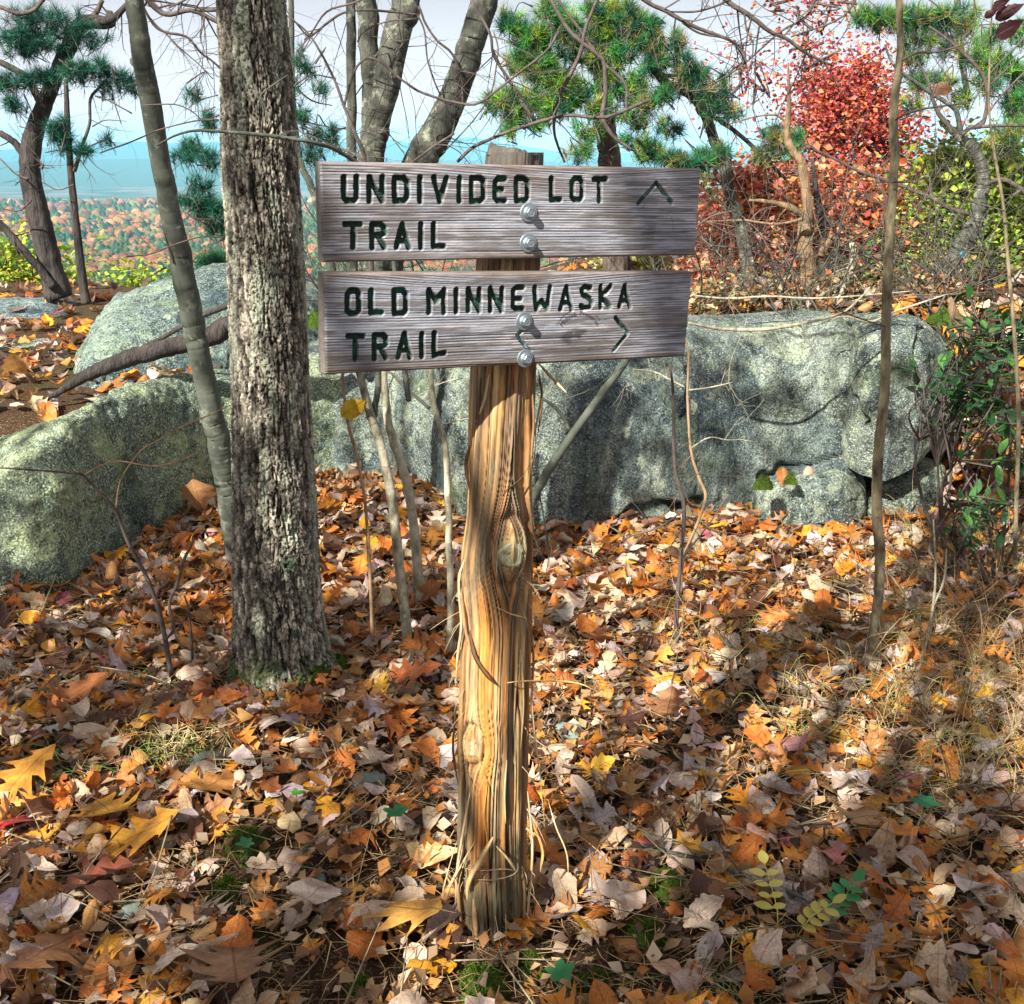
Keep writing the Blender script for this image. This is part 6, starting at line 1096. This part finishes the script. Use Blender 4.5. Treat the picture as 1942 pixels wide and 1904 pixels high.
# dry brush at the right: each clump of stems is its own thing
for i, (vx, vy) in enumerate([(1700, 1330), (1790, 1260), (1880, 1180), (1760, 1120), (1860, 1060), (1930, 1350), (1590, 1330), (1500, 1270), (1830, 1480), (1925, 1560), (1380, 1240), (1930, 960), (1820, 1180), (1900, 1270), (1760, 1400), (1650, 1420), (1870, 1400), (1800, 1010), (1900, 1100), (1700, 1220)]):
    y = b_(vx, vy) if vy > 1000 else 3.9; x = float(P(vx, vy, y)[0]); z = float(gz(x, y)); t_ = thing('dry_brush', (x, y, z), ['dry stems and grass right of the bright slender trunk foot', 'dry stems a little above and right of the slender trunk foot', 'dry stems at right below the lowest laurel', 'dry stems just right of the slender trunk at mid height', 'dry stems under the small low laurel', 'dry stems at the right edge level with the grey stub stone', 'sparse dry stems left of the bright slender trunk foot', 'sparse dry stems between dark thin stem and slender trunk', 'dry stems leaning in from the right over pale leaves', 'lowest dry stem clump at the right edge', 'sparse dry stems just right of the dark thin leafless stem', 'highest dry stem clump at the right edge', 'dry stems right of the forked white stem', 'dry stems by the right edge above the lower litter', 'dry stems below the forked white stem', 'dry stems below the slender trunk foot', 'dry stems under the right edge twigs', 'dry stems left of the small low laurel', 'dry stems at the right edge between laurel and litter', 'dry stems touching the forked white stem foot'][i], 'brush', 'dry brush clumps'); mb = MB(); tp_ = []
    for s in range(10 if vx > 1650 else 4): twigs(mb, np.array([x, y, z-.01])+rng.normal(0, .10, 3)*[1, 1, 0], [rng.normal(0, .9), rng.normal(0, .5), rng.uniform(.3, 1.)], rng.uniform(.15, .42), .0016, 1, tp_, bend=.35, n=3, sides=3)
    mb.build('stem', M['dry_stem' if i % 3 else 'twig_bark'], t_)
    mb = MB()
    for s in range(34):
        p = np.array([x, y, z])+rng.normal(0, .13, 3)*[1, 1, 0]; d = np.array([rng.normal(0, .5), rng.normal(0, .4), rng.uniform(.3, 1)]); l = rng.uniform(.08, .24); q = p+d*l*.6+[0, 0, .02]; r_ = q+d*l*.5*[1.6, 1.6, .1]
        mb.add(*tube([p, q, r_], [.0012, .001, .0004], 3, 3, 0, False), col=np.array([(.45, .33, .14), (.55, .45, .2), (.25, .28, .07)][rng.integers(0, 3)]))
    mb.build('grass_blade', M['straw'], t_)
def grass(vx, vy, n, l, cols, label, R_=.06):
    y = b_(vx, vy); x = float(P(vx, vy, y)[0]); z = float(gz(x, y)); mb = MB()
    for s in range(n):
        p = np.array([x, y, z])+rng.normal(0, R_, 3)*[1, .7, 0]; d = np.array([rng.normal(0, .6), rng.normal(0, .5), rng.uniform(.35, 1)]); ll = l*rng.uniform(.5, 1.2); q = p+d*ll*.5; r_ = q+d*ll*.5*[1.5, 1.5, -.1]
        mb.add(*tube([p, q, r_], [.0013, .001, .0004], 3, 3, 0, False), col=np.array(cols[rng.integers(0, len(cols))])*rng.uniform(.7, 1.3))
    mb.build('grass_tuft', M['straw'], label=label, cat='grass')
GC = ((.22, .38, .06), (.5, .48, .2), (.6, .5, .25)); 
grass(325, 1440, 130, .10, GC, 'pale green and straw grass tuft left of the orange tan oak leaf', .07); grass(118, 1465, 50, .09, ((.06, .2, .05), (.1, .3, .06)), 'dark green grass tuft near the left edge'); grass(310, 1290, 90, .07, ((.3, .2, .09), (.12, .2, .05)), 'dull needle like tuft at the foot of the dark seedling', .07)
grass(1045, 1600, 50, .13, ((.5, .36, .18), (.4, .27, .13)), 'drooping straw tuft right of the post', .04); grass(1700, 1170, 50, .08, ((.1, .26, .06), (.2, .36, .08)), 'small green tuft beside the right sapling'); grass(1540, 1395, 36, .06, ((.3, .5, .06), (.4, .5, .1)), 'tiny yellow green tuft in the sunlit litter', .03); grass(1375, 1860, 60, .09, ((.12, .2, .06), (.3, .28, .12)), 'thin grass tuft at the bottom edge right of the post')
def moss(vx, vy, rpx, label, Y=None, zz=None, k=.55):
    y = Y or b_(vx, vy); p = P(vx, vy, y); R_ = rpx/2050*depth(p); 
    if zz is None: p[2] = float(gz(p[0], p[1]))+.01
    n = 26; mb = MB(); V = []
    for i in range(n//2+1):
        f = i/(n//2)
        for j in range(n):
            a = 2*np.pi*j/n; w = 1+.8*(noise(np.array([math.cos(a)*1.7, math.sin(a)*1.7, vx]), 4)-.5)*2; h = R_*k*math.sqrt(max(0, 1-f*f))*(.8+.5*noise(np.array([f*4*math.cos(a), f*4*math.sin(a), vx+1.]), 6)); V.append(p+np.array([math.cos(a)*R_*f*w, math.sin(a)*R_*f*w, h-.02*f]))
    i = np.arange(n//2)[:, None]*n; j = np.arange(n)[None]; k2 = (j+1) % n; mb.add(V, np.stack([i+j, i+n+j, i+n+k2, i+k2], -1).reshape(-1, 4))
    V = np.array(V); m_ = 900; q = V[rng.integers(0, len(V), m_)]+rng.normal(0, R_*.07, (m_, 3)); u = rng.normal(0, .5, (m_, 3))+[0, 0, .9]; u /= np.linalg.norm(u, axis=1)[:, None]; l = rng.uniform(.004, .011, (m_, 1)); s = np.cross(u, rng.normal(0, 1, (m_, 3))); s /= np.linalg.norm(s, axis=1)[:, None]
    mb.add(np.stack([q-s*.0016, q+s*.0016, q+u*l], 1).reshape(-1, 3), np.arange(3*m_).reshape(-1, 3), np.repeat(rng.uniform(.8, 2.4, (m_, 1))*np.array([[1, 1, .8]]), 3, 0))
    mb.build('moss_cushion', M['moss'], label=label, cat='moss')
for a in [(478, 1612, 44, 'round green moss cushion between the golden leaves and the post'), (432, 1695, 30, 'smaller moss cushion just below the round one left of the post'), (1265, 1680, 36, 'bright moss cushion under the grey stick right of the post'), (1235, 1775, 34, 'moss cushion lowest beside the folded white leaf'), (900, 1865, 42, 'moss cushion at the bottom edge under the post'), (1010, 1835, 34, 'moss patch at the bottom edge right of the post foot'),
          (640, 1262, 34, 'moss on the right root of the furrowed trunk'), (570, 1300, 26, 'moss at the very foot of the furrowed trunk'), (690, 1880, 30, 'moss patch at the bottom edge below the golden brown leaf'), (1130, 1870, 30, 'moss patch at the bottom edge left of the grass')]: moss(*a)
moss(1446, 916, 17, 'bright green moss tuft at the crack foot of the big boulder', Y=4.1, zz=1, k=.8); moss(1500, 908, 12, 'second moss tuft in the crack with an orange leaf', Y=4.15, zz=1, k=.7)
moss(878, 868, 13, 'dark moss knob on the big boulder just left of the post', Y=4.35, zz=1, k=.9); moss(1800, 606, 34, 'yellow green moss mat on top of the mossy block', Y=4.7, zz=1, k=.5); moss(600, 610, 24, 'sunlit moss beside the end of the lower board', Y=4.8, zz=1, k=.7)
def stone(vx, vy, R_, label, col=(1, 1, 1), group=None):
    y = b_(vx, vy); p = P(vx, vy, y); p[2] = float(gz(p[0], p[1]))+R_*.08; n = 16; V = []
    sc = rng.uniform([.9, .6, .35], [1.4, .9, .5]); rt = rng.uniform(0, 6.28)
    for i in range(9):
        ph = math.pi*i/8
        for j in range(n): a = 2*math.pi*j/n; u = np.array([math.sin(ph)*math.cos(a), math.sin(ph)*math.sin(a), math.cos(ph)]); r_ = R_*(.55+.75*noise(u*1.9+vx, 8)+.25*noise(u*4.5+vx, 18))*.85; v = u*r_*sc; V.append(p+[v[0]*math.cos(rt)-v[1]*math.sin(rt), v[0]*math.sin(rt)+v[1]*math.cos(rt), v[2]])
    i = np.arange(8)[:, None]*n; j = np.arange(n)[None]; k = (j+1) % n
    mk('stone', V, np.stack([i+j, i+n+j, i+n+k, i+k], -1).reshape(-1, 4), M['stone_grey'], label=label, cat='stone', group=group)
stone(700, 1490, .045, 'grey green pointed stone in the litter left of the post'); stone(395, 1450, .04, 'flat grey green stone behind the orange tan leaf'); stone(255, 1735, .03, 'smooth oval grey stone at lower left'); stone(1085, 1395, .05, 'lumpy grey stone right of the lower knot'); stone(1030, 1590, .035, 'dark round stone right of the post foot'); stone(45, 1690, .03, 'pale stone near the left edge'); stone(600, 1670, .026, 'pale flat pebble by the moss cushion')
for i in range(26): stone(rng.uniform(20, 420), rng.uniform(1640, 1860), rng.uniform(.007, .013), 'tiny pebble on the bare soil at lower left', group='pebbles on the bare soil')
def seedling(vx, vy, col, label, pairs=2, size=.035, ln=.05, lean=(0, 0), comp=False):
    y = b_(vx, vy); x = float(P(vx, vy, y)[0]); z = float(gz(x, y))+.03; t_ = thing('seedling', (x, y, z-.03), label, 'plant'); top = np.array([x+lean[0], y+lean[1], z+ln])
    V, F = tube([[x, y, z-.04], [x+lean[0]*.4, y, z+ln*.6], top], [.0013, .0011, .0008], 5, 3); mk('stem', V, F, M['straw'], t_, col=np.array(col)*np.ones((len(V), 3)))
    base = np.array([x, y, z]); n = 5 if not comp else 9
    for i in range(n):
        if comp: f = .25+.75*(i//2)/(n//2); c_ = base+(top-base)*f; d = np.array([-lean[1]+.001, lean[0], 0])*(1 if i % 2 else -1)+(top-base)*.35; d = d if i < n-1 else (top-base)
        else: c_ = top; a = i*2.4+vx; d = np.array([math.cos(a), math.sin(a)*.8, .25])
        B = rot_to(d/np.linalg.norm(d)); s = size*rng.uniform(.8, 1.2); W_ = (OV*[1.5, 1, 1]*s)@B.T+c_; mk('leaf', W_, OF, M['foliage'], t_, col=np.array(col)*np.ones((len(W_), 3)))
seedling(752, 1600, (.04, .24, .08), 'bright green seedling with rounded leaves left of the post'); seedling(1745, 1575, (.03, .16, .07), 'dark green seedling in the lower right litter'); seedling(565, 1545, (.10, .34, .05), 'tiny green seedling between the oak leaf and the post', size=.016, ln=.02)
seedling(1560, 1765, (.05, .28, .09), 'vivid green compound seedling at lower right', size=.034, lean=(.07, .05), comp=True); seedling(1470, 1775, (.62, .56, .14), 'faded yellow compound fern like leaf at lower right', size=.034, lean=(.0, .12), comp=True); seedling(1500, 1790, (.55, .48, .12), 'limp yellow leaf spray below the fern like one', size=.03, lean=(.08, .02), comp=True)
seedling(470, 1642, (.05, .20, .08), 'small green seedling beside the round moss cushion', size=.022, ln=.02); seedling(1060, 1895, (.05, .26, .09), 'green sprout at the bottom edge below the post', size=.03, ln=.03); seedling(1480, 930, (.08, .3, .1), 'green sprout on the foot of the low rock block', size=.04)

# ------------------------------------------------------------------ haze
hz = np.array([(x, y, z) for x in (-9300, 9300) for y in (-3300, 11700) for z in (-220, 190)], float)
HF = [[0, 1, 3, 2], [4, 6, 7, 5], [0, 4, 5, 1], [2, 3, 7, 6], [0, 2, 6, 4], [1, 5, 7, 3]]
m, t, N = nt('haze_air'); pv = N('ShaderNodeVolumePrincipled'); pv.inputs['Color'].default_value = (.26, .72, 1, 1); pv.inputs['Density'].default_value = 1.1e-4; pv.inputs['Anisotropy'].default_value = -.3
o = N('ShaderNodeOutputMaterial'); L(t, pv.outputs[0], o.inputs['Volume']); M['haze'] = m
mk('haze', hz, np.array(HF), m, smooth=False, kind='stuff')
